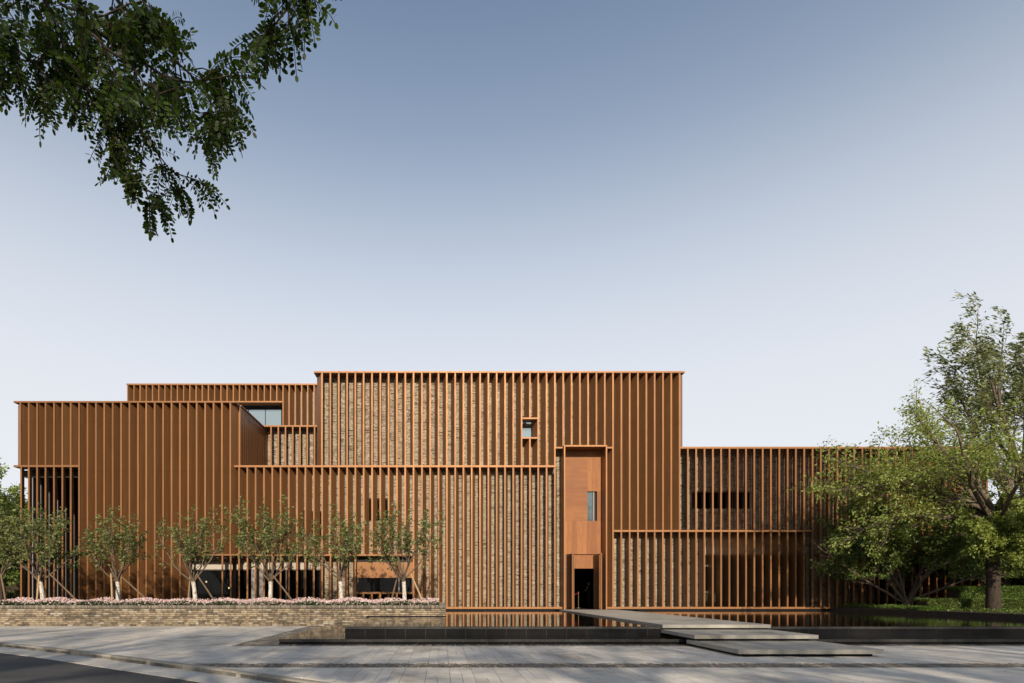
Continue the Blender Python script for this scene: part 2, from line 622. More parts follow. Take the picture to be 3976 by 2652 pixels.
STRIP0, STRIP1 = 11.57, 12.29
PF = 16.76                       # foot of the lower basin
pav = []
rng = random.Random(3)
CW, RD = 0.44, 0.88
jo = 0.0035
ncol = int(70 / CW)
for ci in range(ncol):
    x0 = -28 + ci * CW
    off = rng.choice((0, 0.44)) if ci % 2 else rng.choice((0, 0.44))
    for (ya, yb) in ((6.0, STRIP0), (STRIP1, 16.15), (16.15, 25.7)):
        y = yb
        first = True
        while y > ya + 0.05:
            d = RD if not (first and off) else 0.44
            first = False
            y2 = max(ya, y - d)
            xm, ym = x0 + CW / 2, (y + y2) / 2
            yt, y0_ = y, y2
            y = y2
            if ya > 16 and x0 + CW > -5.95: continue          # strip, basin and beyond
            if ym < 16.15 and ym > 13.3 and 7.2 < xm < 10.4 and ym > 13.6: continue   # under the steps
            if xm > 26 or xm < -27: continue
            if not on_plaza(xm, ym + 0.7): continue
            parts = [(x0, x0 + CW)]
            if rng.random() < 0.38: parts = [(x0, x0 + CW / 2), (x0 + CW / 2, x0 + CW)]
            for a, b in parts:
                poly = [(a + jo, y0_ + jo), (b - jo, y0_ + jo), (b - jo, yt - jo), (a + jo, yt - jo)]
                poly = clip_kerb(poly, 0.17)
                if len(poly) >= 3:
                    cx = sum(p[0] for p in poly) / len(poly); cy = sum(p[1] for p in poly) / len(poly)
                    vis = abs(cx + 0.0) < cy * 0.95 + 1 and cy > 9.2
                    pav.append((cy if vis else cy + 100, cx, cy, poly))
pav.sort(key=lambda q: q[0])
rest = MB()
shared = {}
for i, (k, cx, cy, poly) in enumerate(pav):
    dz = rng.uniform(-0.0015, 0.0015)
    if i < 300 and k < 100:
        key = tuple((round(p[0] - cx, 3), round(p[1] - cy, 3)) for p in poly)
        if key not in shared:
            shared[key] = MB().prism([(p[0] - cx, p[1] - cy) for p in poly], -0.034, 0.0).mesh("paver", M['paver'])
        mobj("paver", shared[key], pz, (cx, cy, dz))
    else:
        rest.prism(poly, -0.033, dz)
o = rest.build("paving", M['paver'], pz)
tag(o, kind="stuff")


# --- brick strips let into the plaza
def brick_strip(x0, x1, y0, y1, rows, along_x, limit, seed):
    rg = random.Random(seed)
    rest = []
    singles = []
    bw = 0.064
    if along_x:
        n = int((x1 - x0) / bw); rd = (y1 - y0) / rows
        for i in range(n):
            for j in range(rows):
                a = x0 + i * bw; b = y0 + j * rd
                sh = rg.uniform(-0.004, 0.004)
                xm, ym = a + bw / 2, b + rd / 2
                if not on_plaza(xm, ym + 0.25) or (xm < 5 and ym < kerb_y(xm) + 0.3): continue
                bx = (a + 0.005 + sh, a + bw - 0.005 + sh, b + 0.006, b + rd - 0.006, -0.05, rg.uniform(-0.009, 0.001))
                singles.append((abs(xm - 1.0), bx))
    else:
        n = int((y1 - y0) / bw); rd = (x1 - x0) / rows
        for i in range(n):
            for j in range(rows):
                a = y0 + i * bw; b = x0 + j * rd
                bx = (b + 0.006, b + rd - 0.006, a + 0.005, a + bw - 0.005, -0.05, rg.uniform(-0.009, 0.001))
                singles.append((a, bx))
    singles.sort(key=lambda q: q[0])
    proto = None
    for k, (_, b) in enumerate(singles):
        if k < limit:
            if proto is None:
                proto = boxes_mesh("paving_brick", [(-0.027, 0.027, -(rd / 2 - 0.006), rd / 2 - 0.006, -0.045, 0)], M['strip'])
            mobj("paving_brick", proto, pz, ((b[0] + b[1]) / 2, (b[2] + b[3]) / 2, b[5]))
        else:
            rest.append(b)
    if rest:
        tag(mobj("brick_strip", boxes_mesh("brick_strip", rest, M['strip'], 0.001), pz), kind="stuff")


brick_strip(-6.2, 24, STRIP0 + 0.01, STRIP1 - 0.01, 3, True, 300, 1)
brick_strip(-5.9, 24, 16.17, PF - 0.01, 2, True, 0, 2)
brick_strip(-5.9, -4.80, 16.78, 25.66, 4, False, 0, 3)

# manhole-like paving cover in the plaza
pc = MB()
for a, b, c, d in ((5.15, 6.15, 14.35, 14.362), (5.15, 6.15, 15.15, 15.162), (5.15, 5.162, 14.36, 15.15), (6.138, 6.15, 14.36, 15.15)):
    pc.box(a, b, c, d, 0.0022, 0.005)
pc.build("access_cover_frame", M['bronze'], pz)

# --- kerbstones, gutter, along the kerb line
pts = []
for i in range(len(KP) - 1):
    a, b = Vector(KP[i]), Vector(KP[i + 1])
    n = max(1, int((b - a).length / 0.05))
    pts += [a.lerp(b, j / n) for j in range(n)]
cum = [0.0]
for i in range(1, len(pts)): cum.append(cum[-1] + (pts[i] - pts[i - 1]).length)
kerb = MB().box(-60, -59.8, 44, 44.2, -0.2, -0.13).build("kerb", M['kerb'])
tag(kerb, kind="structure")
gut = MB().box(-60.6, -60.4, 43, 43.2, -0.2, -0.13).build("gutter", M['gutter'])
tag(gut, kind="structure")


def at_len(s):
    i = int(np.searchsorted(cum, s)); i = min(max(i, 1), len(pts) - 1)
    d = (pts[i] - pts[i - 1]).normalized()
    return pts[i], Vector((-d.y, d.x)), d


s = 0.0
rng = random.Random(11)
total = cum[-1]
while s < total - 1.2:
    p, n, d = at_len(s)
    Ls = rng.choice((0.55, 0.6, 0.62, 0.75, 0.3))
    if p.x < -24 or p.y < 3: s += Ls; continue
    q, n2, _ = at_len(s + Ls)
    e = 0.004
    a = p + d * e; b = q - d * e
    w1 = 0.16
    MB().prism([tuple(a), tuple(b), tuple(b + n2 * w1), tuple(a + n * w1)], -0.112, rng.uniform(0.0, 0.004)).build("kerbstone", M['kerb'], kerb)
    s += Ls
s = 0.0
while s < total - 1.2:
    p, n, d = at_len(s)
    Ls = 0.6
    if p.x < -24 or p.y < 3: s += Ls; continue
    q, n2, _ = at_len(s + Ls)
    a = p + d * .003; b = q - d * .003
    MB().prism([tuple(a - n * 0.62), tuple(b - n2 * 0.62), tuple(b - n2 * 0.004), tuple(a - n * 0.004)], -0.115, -0.104 + rng.uniform(-.002, .002)).build("gutter_slab", M['gutter'], gut)
    MB().prism([tuple(a - n * 0.76), tuple(b - n2 * 0.76), tuple(b - n2 * 0.626), tuple(a - n * 0.626)], -0.115, -0.100).build("edging_stone", M['gutter'], gut)
    s += Ls

# --- reflecting pools
UY, UZ, LZ = 18.2, 0.44, 0.155
UX0, UX1, LX0 = -3.08, 23.4, -4.78
WX0, WX1 = 7.03, 10.47           # walkway


def pool(name, x0, x1, yfront, yback, ztop, zfoot, jw, label, water_mat, bumps_x0=None):
    root = empty(name, ((x0 + x1) / 2, yfront, 0))
    tag(root, label, "pool")
    core = MB()
    core.box(x0 + 0.05, x1, yfront + 0.007, yfront + 0.3, zfoot + 0.002, ztop - 0.035)
    core.box(x0 + 0.05, x0 + 0.3, yfront + 0.31, yback, zfoot + 0.002, ztop - 0.035)
    core.build("wall_core", M['grout'], root)
    n = int((x1 - x0) / jw)
    rg = random.Random(5)
    me = MB().box(0.004, jw - 0.004, 0, 0.045, 0, ztop - zfoot - 0.085).mesh("granite_panel", M['granite'])
    mc = MB().box(0.002, jw - 0.002, -0.012, 0.30, 0, 0.075).mesh("coping_stone", M['edging'])  # lighter than the side coping: rim highlight put into the colour
    for i in range(n):
        a = x0 + i * jw
        mobj("granite_panel", me, root, (a, yfront + rg.uniform(0, 0.002), zfoot + 0.001))
        mobj("coping_stone", mc, root, (a, yfront, ztop - 0.080))
    ny = int((yback - yfront - 0.3) / jw)
    ms = MB().box(-0.012, 0.30, 0.001, jw - 0.001, 0, 0.075).mesh("coping_stone", M['granite'])
    for i in range(ny):
        mobj("coping_stone", ms, root, (x0, yfront + 0.302 + i * jw, ztop - 0.080))
    return root


pool("upper_pool_basin", UX0, UX1, UY, 25.66, UZ, 0.0, 0.645, "raised upper pool of black granite against the louvred building", None)
pool("lower_pool_basin", LX0, UX1, PF, 25.66, LZ, 0.0, 0.68, "lower black granite basin edging the plaza paving", None)
wa = MB().quad((UX0 - 0.008, UY - 0.008, UZ), (UX1, UY - 0.008, UZ), (UX1, 34.85, UZ), (UX0 - 0.008, 34.85, UZ)).build("upper_pool_water", M['water'])
tag(wa, kind="structure")
wb = MB().quad((LX0 - 0.008, PF - 0.008, LZ), (UX1, PF - 0.008, LZ), (UX1, UY + 0.02, LZ), (UX0 + 0.03, UY + 0.02, LZ), (UX0 + 0.03, 25.7, LZ), (LX0 - 0.008, 25.7, LZ)).build("lower_pool_water", M['water2'])
tag(wb, kind="structure")
fl = MB().box(UX0 + 0.3, UX1, UY + 0.3, 34.8, 0.0, 0.03).build("upper_pool_floor", M['granite'])
tag(fl, kind="structure")

# --- stepped stone walkway to the door
wk = MB().box(WX0 + 0.25, WX1 - 0.25, UY + 0.35, 33.7, 0.05, 0.395).build("walkway", M['granite'])
tag(wk, kind="structure")
xs = [WX0, WX0 + 0.69, WX0 + 1.72, WX0 + 2.75, WX1]
for (y0, y1, zt, nr) in ((18.06, 33.86, 0.505, 13), (15.78, 18.6, 0.345, 2), (13.45, 16.3, 0.176, 2)):
    for i in range(4):
        for j in range(nr):
            a = y0 + (y1 - y0) * j / nr; b = y0 + (y1 - y0) * (j + 1) / nr
            me = MB().box(xs[i] + .0015, xs[i + 1] - .0015, a + .0012, b - .0012, zt - 0.105, zt)
            me.build("stone_slab", M['slab'], wk)
MB().box(WX0 + 0.16, WX1 - 0.16, 13.60, 16.6, 0.0, 0.069).build("plinth", M['granite'], wk)
MB().box(WX0 + 0.16, WX1 - 0.16, 15.95, 18.4, 0.02, 0.238).build("plinth", M['granite'], wk)
MB().box(WX0 + 0.16, WX1 - 0.16, 18.25, 33.6, 0.1, 0.398).build("plinth", M['granite'], wk)

# ================================================================== THE BUILDING
B = empty("louvred_building", (0, YF, 0.0))
tag(B, "long low building of orange metal louvres over reclaimed brick with stepped rooflines", "building")
DEP, DXF = 0.66, 0.224
FINM = {}


def fin_mesh(h, dx, d=DEP):
    key = (round(h, 3), round(dx, 3), round(d, 3))
    if key not in FINM:
        wv, gv, t = 0.045, 0.009, 0.021
        prof = [(-wv, 0), (-gv, 0), (-gv, .014), (gv, .014), (gv, 0), (wv, 0), (wv, .035), (t + dx * .035 / d, .035),
                (dx + t, d), (dx - t, d), (-t + dx * .035 / d, .035), (-wv, .035)]
        FINM[key] = MB().prism(prof, 0, h).mesh("fin", M['fin'])
    return FINM[key]


def fin(parent, x, y, z0, z1, dx, d=DEP):
    return mobj("fin", fin_mesh(z1 - z0, dx, d), parent, (x + random.uniform(-.004, .004), y + random.uniform(-.003, .003), z0))


def gx(k, Y=YF): return X(927.9 + 32.28 * k, Y)


YB = YF + 0.74                   # brick face
RH = 0.115                       # rail height
ZBOT = Z(2356.6)                 # top of the bottom rail
ZB_T, ZB_B = Z(1806.6), Z(1814.2)
ZC_B = Z(1447.6); ZC_T = Z(1440.8)
ZM_T, ZM_B = Z(2152.5), Z(2158.5)
ZE_T, ZE_B = Z(2058), Z(2065.3)
ZD_T, ZD_B = Z(1734.4), Z(1742)
ZP_T = Z(1728, 33.8)
ZP_S = Z(1735)


def rail(mb, xa, xb, zb, zt, y=YF, d=DEP + 0.03):
    mb.box(xa, xb, y - 0.008, y + d, zb, zt)
    mb.box(xa, xb, y - 0.016, y - 0.0085, zb + (zt - zb) * 0.08, zb + (zt - zb) * 0.45)


# --- screen on the left block (A)
YA = 33.82
ax = lambda k: X(111.4 + 32.61 * k, YA)
ZA_T, ZA_B = Z(1557, YA), Z(1563.5, YA)
ZAM_T, ZAM_B = Z(1806, YA), Z(1813.5, YA)
m = MB()
rail(m, X(53, YA), X(915, YA), ZA_B, ZA_T, YA, 0.72)
rail(m, X(53, YA), ax(6) - 0.045, ZAM_B, ZAM_T, YA)
rail(m, ax(18) + 0.047, X(927, YA) + 0.02, ZM_B - 0.005, ZM_T - 0.005, YA)
scA = m.build("louvre_screen", M['fin'], B)
for k in range(-1, 25):
    if k <= 5:
        fin(scA, ax(k), YA, ZAM_T, ZA_B, DXF)
        fin(scA, ax(k) + (0.04 if k == -1 else 0), YA, 0.5, ZAM_B, 0.0, 0.26)
    elif k <= 18:
        fin(scA, ax(k), YA, 0.5, ZA_B, DXF)
    else:
        fin(scA, ax(k), YA, ZM_T - 0.005, ZA_B, DXF)


def end_panel(x, y, z0, z1, dx, d=DEP):
    t = 0.02
    MB().prism([(x - t, y + 0.04), (x + t, y + 0.04), (x + dx + t, y + d), (x + dx - t, y + d)], z0, z1).build("end_panel", M['fin'], B)


end_panel(ax(-1) - 0.05, YA, ZAM_T, ZA_B, -0.56)
m = MB()
XS = X(927)                      # flank of the left block
m.box(-25.0, XS - 0.08, YA + 0.72, YA + 0.84, ZAM_B + 0.02, ZA_B + 0.02)        # wall behind the fins
m.box(ax(6), ax(18) + 0.3, YA + 0.72, YA + 0.84, 0.3, ZAM_B + 0.018)
m.box(ax(18) + 0.31, XS - 0.08, YA + 0.72, YA + 0.84, ZM_T, ZAM_B + 0.018)
m.build("backing_wall", M['bronze'], B)
# flank of the left block above the terrace, ribbed
m = MB()
m.box(XS - 0.2, XS - 0.04, YA + 0.70, 46.0, ZB_B + 0.02, ZA_B + 0.03)
fk = m.build("flank_wall", M['fin'], B)
me = MB().box(0, 0.006, -0.008, 0.008, 0, ZA_B - ZB_T - 0.02).mesh("rib", M['fin'])
y = YA + 0.9
while y < 39.3:
    mobj("rib", me, fk, (XS - 0.042, y, ZB_T + 0.01)); y += 0.36
MB().box(XS - 0.22, XS + 0.03, YA + 0.73, 46, ZA_B + 0.031, ZA_T - 0.004).build("flank_cornice", M['fin'], B)

# loggia at the foot of the left block
lg = MB()
lg.box(-25.4, ax(6) + 0.02, YA + 0.86, 45.0, ZAM_B - 0.45, ZAM_B - 0.02)         # soffit
lg.box(ax(6) - 0.02, ax(6) + 0.1, YA + 0.86, 45, 0.3, ZAM_B - 0.46)               # inner flank
lg.box(-25.2, ax(6), 44.9, 45.1, 0.3, ZAM_B - 0.46)
lgo = lg.build("loggia", M['dark'], B)
MB().box(-25.3, ax(6), YA + 0.1, 45, 0.30, 0.48).build("loggia_floor", M['grey'], B)
for i, yy in enumerate((34.75, 35.45, 36.2, 37.0, 37.8, 38.65, 39.5, 40.4, 41.3, 42.2)):
    MB().box(-25.12, -24.90, yy - 0.05, yy + 0.05, 0.48, ZAM_B - 0.46).build("loggia_post", M['grey'], B)
    if i > 0:
        MB().box(-25.22, -25.13, yy - 0.65, yy - 0.06, 0.48, ZAM_B - 0.46).build("loggia_infill", M['bronze'], B)

# --- screen of the wide lower band (Bs)
m = MB()
rail(m, X(899), gx(38) + 0.045, ZB_B, ZB_T)
rail(m, X(928) + 0.03, gx(21) - 0.046, ZM_B, ZM_T)
m.box(gx(21) + 0.047, X(2189, 33.8) - 0.02, YF - 0.008, YF + 0.10, ZBOT - RH, ZBOT)
scB = m.build("louvre_screen", M['fin'], B)
for k in range(0, 39):
    if k <= 20: fin(scB, gx(k), YF, ZM_T, ZB_B, DXF)
    else: fin(scB, gx(k), YF, ZBOT if k > 21 else 0.5, ZB_B, DXF)
# fins below the long rail, turned the other way
m = MB()
rail(m, X(704, YF), X(704) + 0.03, 0.5, 0.55)
scF = m.build("louvre_screen", M['fin'], B)
for k in range(-2, 15):
    yy = YA if k <= -1 else YF
    fin(scF, X(927.9 + 32.28 * k, yy), yy, 0.5, ZM_B - (0.006 if k < 0 else 0), -DXF)
# boxed window under the rail
wx0, wx1 = gx(14) + 0.05, gx(21) - 0.05
zs0, zs1 = Z(2302), Z(2298)
zhead = Z(2181)
zmid = Z(2243)
m = MB()
m.box(wx0, wx1, YF - 0.004, YF + 0.45, Z(2306), Z(2298.5))
sill = m.build("window_box", M['fin'], B)
MB().box(wx0, wx1, YF + 0.40, YF + 0.46, zmid, zhead).build("panel", M['fin'], sill)
MB().box(wx0, wx1, YF + 0.47, YF + 0.52, zhead + 0.003, ZM_B - 0.01).build("recess", M['dark'], sill)
pn = MB().box(wx0 + 0.08, wx1 - 0.08, YF + 0.455, YF + 0.468, Z(2298) + 0.01, zmid - 0.004).build("pane", M['glass'], sill)
MB().box(wx0, wx0 + .07, YF + .43, YF + .50, Z(2298) + 0.01, zmid - .004).build("jamb", M['bronze'], sill)
MB().box(gx(19) + .05, gx(19) + .13, YF + .43, YF + .455, Z(2298) + 0.01, zmid - .004).build("mullion", M['grey'], sill)
MB().box(wx1 - .07, wx1, YF + .43, YF + .50, Z(2298) + 0.01, zmid - .004).build("jamb", M['bronze'], sill)
for k in range(15, 21):
    fin(scF, gx(k), YF, 0.5, Z(2306), -DXF, 0.5)

# --- screen of the tall central block (C)
m = MB()
rail(m, X(1218), X(2659), ZC_B, ZC_T, YF, 0.72)
rail(m, gx(34) + .046, gx(36) - .046, Z(1627.5), Z(1621))
rail(m, gx(34) + .046, gx(36) - .046, Z(1703.5), Z(1697.5))
rail(m, gx(38) + .047, X(2189.7, 33.8) - 0.003, ZP_S - .1, ZP_S)
rail(m, X(2357.8, 33.8) + 0.003, gx(45) - .047, ZP_S - .1, ZP_S)
scC = m.build("louvre_screen", M['fin'], B)
for k in range(10, 54):
    x = gx(k)
    if k == 35:
        fin(scC, x, YF, Z(1621), ZC_B, -DXF)
        fin(scC, x, YF, ZB_T, Z(1703.5), -DXF)
    elif k <= 38:
        fin(scC, x, YF, ZB_T, ZC_B, -DXF)
    elif k <= 44:
        fin(scC, x, YF, ZP_T, ZC_B, -DXF)
    elif k == 45:
        fin(scC, x, YF, ZBOT, ZC_B, -DXF)
    else:
        fin(scC, x, YF, ZE_T, ZC_B, -DXF)
end_panel(gx(10) - 0.05, YF, ZB_T, ZC_B, -0.38)
end_panel(gx(53) + 0.05, YF, ZD_T, ZC_B, 0.38)

# --- right wing (D above, E below)
m = MB()
rail(m, gx(53) + .047, gx(90) + .05, ZD_B, ZD_T)
scD = m.build("louvre_screen", M['fin'], B)
for k in range(54, 91):
    z0 = ZE_T if k < 69 else (ZBOT if k < 72 else 0.5)
    fin(scD, gx(k), YF, z0, ZD_B, DXF)
m = MB()
rail(m, gx(45) + .047, gx(69) - .047, ZE_B, ZE_T)
m.box(X(2357.6, 33.8) + 0.02, gx(71) + .05, YF - 0.008, YF + 0.10, ZBOT - RH, ZBOT)
rail(m, gx(78) + .047, gx(88) - .047, Z(2150), Z(2144))
scE = m.build("louvre_screen", M['fin'], B)
for k in range(46, 69):
    fin(scE, gx(k), YF, ZBOT, ZE_B, 0.0)
MB().box(gx(21) + 0.047, X(2189, 33.8) - .02, YF + 0.03, YF + 0.75, 0.36, ZBOT - RH - .003).build("plinth", M['granite'], B)
MB().box(X(2357.6, 33.8) + .02, gx(72), YF + 0.03, YF + 0.75, 0.36, ZBOT - RH - .003).build("plinth", M['granite'], B)


# --- brickwork
def brickwork(name, x0, x1, z0, z1, yface, holes=(), L=0.245, H=0.0635, seed=1, mat=None):
    rg = np.random.default_rng(seed)
    rows = int((z1 - z0) / H)
    out = []
    for r_ in range(rows):
        za = z0 + r_ * H
        xx = x0 - rg.uniform(0, L)
        xsr = []
        while xx < x1:
            ln = L if rg.random() < 0.72 else L * 0.5
            xsr.append((xx, xx + ln)); xx += ln
        for a, b in xsr:
            a = max(a, x0); b = min(b, x1)
            if b - a < 0.03: continue
            c, zc = (a + b) / 2, za + H / 2
            if any(h[0] < c < h[1] and h[2] < zc < h[3] for h in holes): continue
            for h in holes:
                if h[2] < zc < h[3]:
                    if a < h[0] < b: b = h[0]
                    if a < h[1] < b: a = h[1]
            q = rg.random()
            pr = rg.normal(0, 0.0045) + (0.015 if q < 0.04 else (-0.03 if q > 0.96 else 0))
            out.append((a + 0.004, b - 0.004, yface + pr, yface + 0.055, za + 0.005, za + H - 0.004))
    me = boxes_mesh(name, out, mat or M['brick'], 0.0022, seed)
    return me


def brick_wall(x0, x1, z0, z1, y, holes=(), seed=1):
    """mortar backing with the openings left out, bricks in front"""
    mb = MB()
    zs = sorted({z0, z1, *[min(max(h[2], z0), z1) for h in holes], *[min(max(h[3], z0), z1) for h in holes]})
    for za, zb in zip(zs[:-1], zs[1:]):
        cuts = sorted((h[0], h[1]) for h in holes if h[2] <= za + 1e-6 and h[3] >= zb - 1e-6)
        xa = x0
        for c0, c1 in cuts:
            if c0 > xa: mb.box(xa, c0, y + 0.012, y + 0.26, za, zb)
            xa = max(xa, c1)
        if xa < x1: mb.box(xa, x1, y + 0.012, y + 0.26, za, zb)
    wl = mb.build("brick_wall", M['mortar'], B)
    tag(mobj("brickwork", brickwork("brickwork", x0, x1, z0, z1, y, holes, seed=seed), wl), kind="stuff")
    return wl


def soldier(wl, x0, x1, z0, z1, y, seed):
    rg = random.Random(seed); out = []; a = x0
    while a < x1:
        out.append((a + .004, a + .06, y - 0.012 - rg.uniform(0, .01), y + .05, z0, z1)); a += 0.064
    tag(mobj("soldier_course", boxes_mesh("soldier_course", out, M['brick'], .002, seed), wl), kind="stuff")


H_SMALL = (X(2020, YB), X(2072, YB), Z(1706, YB), Z(1618, YB))
H_S1 = (X(1180, YB), X(1262, YB), Z(2105, YB), Z(1985, YB))
H_S2 = (X(1424, YB), X(1516, YB), Z(2024, YB), Z(1935, YB))
H_F = (X(704), X(1254, YB), 0.3, Z(2210, YB) + 0.0)
H_FP = (X(704), X(1254, YB), Z(2211, YB), Z(2186, YB))
ZFT = Z(2186, YB)
H_BOX = (gx(14), gx(21), 0.3, ZM_B + 0.02)
PX0, PX1 = X(2189.7, 33.8), X(2357.6, 33.8)
H_DOOR = (PX0 + 0.03, PX1 - 0.03, 0.3, 10.2)
brick_wall(XS + 0.0, X(1240), 0.5, ZB_B + 0.02, YB, [(XS - .1, X(1254, YB), 0.3, ZFT), H_S1], 21)
wC = brick_wall(X(1240), X(2638), 0.5, ZC_B + 0.02, YB, [(X(1200), X(1254, YB), 0.3, ZFT), H_S1, H_S2, H_BOX, H_SMALL, H_DOOR], 22)
H_W = (X(2688, YB), X(2919, YB), Z(1977, YB), Z(1910, YB))
ZET, ZEP = Z(2125, YB), Z(2153, YB)
H_E = (X(2716, YB), gx(69) + 0.1, 0.3, ZET)
H_R = (gx(78), gx(88), 0.3, Z(2144, YB))
H_R2 = (X(3445, YB), X(3500, YB), Z(1845, YB), Z(1778, YB))
wD = brick_wall(X(2638), X(3520), 0.5, ZD_B + 0.02, YB, [H_W, H_E, H_R, H_R2], 23)
soldier(wD, H_W[0] + .1, H_W[1] - .05, H_W[3] + .005, H_W[3] + .235, YB, 5)
soldier(wD, H_W[0] + .1, H_W[1] - .05, H_W[2] - .235, H_W[2] - .005, YB, 6)
# timber-clad end of the wing behind the tree
m = MB()
m.box(X(3520) + 0.005, gx(90) + 0.1, YB + 0.01, YB + 0.2, Z(2144, YB) + .01, ZD_B + .02)
m.box(gx(88) + .005, gx(90) + 0.1, YB + 0.01, YB + 0.2, .5, Z(2144, YB) + .008)
m.build("cladding_wall", M['board'], B)


# --- windows: pane, frame and the room behind
def window(x0, x1, z0, z1, y, mull=(), fm='bronze', glass='glass', room=4.0, transoms=()):
    f = 0.05
    mb = MB()
    mb.box(x0, x1, y, y + .07, z1 - f, z1)
    mb.box(x0, x1, y, y + .07, z0, z0 + f)
    mb.box(x0, x0 + f, y + .001, y + .069, z0 + f, z1 - f)
    mb.box(x1 - f, x1, y + .001, y + .069, z0 + f, z1 - f)
    wn = mb.build("window", M[fm], B)
    cuts = [x0 + f] + list(mull) + [x1 - f]
    for a in mull:
        MB().box(a - f / 2, a + f / 2, y + .002, y + .068, z0 + f, z1 - f).build("mullion", M[fm], wn)
    for a, b in zip(cuts[:-1], cuts[1:]):
        MB().box(a + .002 + (f / 2 if a != cuts[0] else 0), b - .002 - (f / 2 if b != cuts[-1] else 0), y + .03, y + .042, z0 + f, z1 - f).build("pane", M[glass], wn)
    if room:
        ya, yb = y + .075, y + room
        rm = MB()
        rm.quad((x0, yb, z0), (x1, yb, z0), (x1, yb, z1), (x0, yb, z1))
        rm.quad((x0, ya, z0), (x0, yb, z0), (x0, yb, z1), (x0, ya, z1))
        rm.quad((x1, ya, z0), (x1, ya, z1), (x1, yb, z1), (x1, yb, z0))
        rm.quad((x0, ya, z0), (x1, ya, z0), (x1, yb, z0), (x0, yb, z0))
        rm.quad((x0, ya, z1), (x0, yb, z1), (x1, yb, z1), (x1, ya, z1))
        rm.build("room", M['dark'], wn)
    return wn


window(*H_SMALL, YB + 0.18, glass='mirror', room=0)
window(*H_S1, YB + 0.10, room=2)
window(*H_S2, YB + 0.10, room=2)
window(*H_W, YB + 0.16, mull=[H_W[0] + 1.3, H_W[0] + 2.55], room=4)
window(*H_R2, YB + 0.1, glass='mirror', room=0)
# shopfront glazing at the foot of the left side
gl0, gl1 = X(702, YA + .7), X(1252, YB)
window(gl0, gl1, 0.5, Z(2211, YB) - .005, YB + 0.08, mull=[X(905, YB), X(976, YB), X(1030, YB), X(1110, YB), X(1180, YB)], room=7)
MB().box(gl0, gl1, YB + 0.0, YB + .2, Z(2211, YB), ZFT - .004).build("lintel", M['pale'], B)
MB().box(X(905, YB), X(918, YB), YB - .1, YB + .03, 0.5, Z(2160, YB)).build("pier", M['bronze'], B)
MB().box(X(976, YB), X(1022, YB), YB - .05, YB + .07, 0.5, Z(2211, YB) - .01).build("pier", M['grey'], B)
# brick band above that lintel, left of the lower band
tag(mobj("brickwork", brickwork("brickwork", X(702, YB), XS, ZFT + .0, ZM_B + .05, YB + .0, seed=31), wC), kind="stuff")
MB().box(X(702, YB), XS, YB + 0.06, YB + .2, ZFT, ZM_B + .06).build("band_wall", M['mortar'], B)
# glazing of the right wing
window(H_E[0], H_E[1], 0.5, ZEP - .005, YB + .1, mull=[H_E[0] + .72, H_E[0] + 2.4, H_E[0] + 4.2], fm='bronze', room=7)
MB().box(H_E[0], H_E[1], YB - .01, YB + .2, ZEP, ZET - .004).build("lintel", M['pale'], B)
fr = MB()
for a, b, c, d in ((X(2706, YB), X(2756, YB), Z(2200, YB), Z(2194, YB)), (X(2706, YB), X(2756, YB), Z(2302, YB), Z(2296, YB)), (X(2749, YB), X(2756, YB), Z(2296, YB), Z(2200, YB))):
    fr.box(a, b, YB + .02, YB + .09, c, d)
fr.build("casement_frame", M['cream'], B)
window(H_R[0], H_R[1], 0.5, H_R[3] - .01, YB + .1, mull=[H_R[0] + 1.2, H_R[0] + 2.8], room=5)

# --- entrance portal
YP = 33.8
pt = MB()
pt.box(PX0, PX0 + .08, YP, YB + .2, 0.507, ZP_T)
pt.box(PX1 - .08, PX1, YP, YB + .2, 0.507, ZP_T)
pt.box(PX0 + .08, PX1 - .08, YP, YB + .2, ZP_T - .09, ZP_T)
for (a, b) in ((PX0 + .02, PX0 + .06), (PX1 - .06, PX1 - .02)):
    pt.box(a, b, YP - .012, YP - .001, 0.507, ZP_T - .02)
po = pt.build("entrance_portal", M['fin'], B)
YPN = 34.72                      # boarded face inside the portal
bx0, bx1 = PX0 + .082, PX1 - .082
wX0, wX1, wZ0, wZ1 = X(2281, YPN), X(2318, YPN), Z(2023, YPN), Z(1908, YPN)
zd = Z(2152, YPN)                # top of the doors


def board(xa, xb, za, zb, horiz=False, y=YPN):
    gp = .0015
    cx, cz = (xa + xb) / 2, (za + zb) / 2
    w2, h2 = (xb - xa) / 2 - gp, (zb - za) / 2 - gp
    dy = random.uniform(0, .004)
    if horiz:
        o = MB().box(-h2, h2, 0, .04, -w2, w2).build("board", M['board'], po, (cx, y + dy, cz))
        o.rotation_euler = (0, RAD(90), 0)
    else:
        o = MB().box(-w2, w2, 0, .04, -h2, h2).build("board", M['board'], po, (cx, y + dy, cz))


zz = wZ0
hh = [0.9, 1.1, .7, 1.0, .8, 1.2, .9, 1.0, .8]
i = 0
while zz < ZP_T - .12:
    z2 = min(zz + hh[i % 9], ZP_T - .1); i += 1
    if ZP_T - .1 - z2 < .15: z2 = ZP_T - .1
    board(bx0, wX0, zz, z2, True); zz = z2
n = 3
for j in range(n):
    a = wX0 + (bx1 - wX0) * j / n; b = wX0 + (bx1 - wX0) * (j + 1) / n
    board(a, b, wZ1, ZP_T - .1)
board(wX1, bx1, wZ0, wZ1)
n = 8
for j in range(n):
    a = bx0 + (bx1 - bx0) * j / n; b = bx0 + (bx1 - bx0) * (j + 1) / n
    board(a, b, zd, wZ0)
MB().box(bx0, bx1, YPN + .045, YPN + .12, zd + .01, wZ0 - .01).build("backing", M['dark'], po)
MB().box(bx0, wX0 - .01, YPN + .045, YPN + .12, wZ0 + .002, ZP_T - .1).build("backing", M['dark'], po)
MB().box(wX0 - .009, bx1, YPN + .045, YPN + .12, wZ1 + .01, ZP_T - .1).build("backing", M['dark'], po)
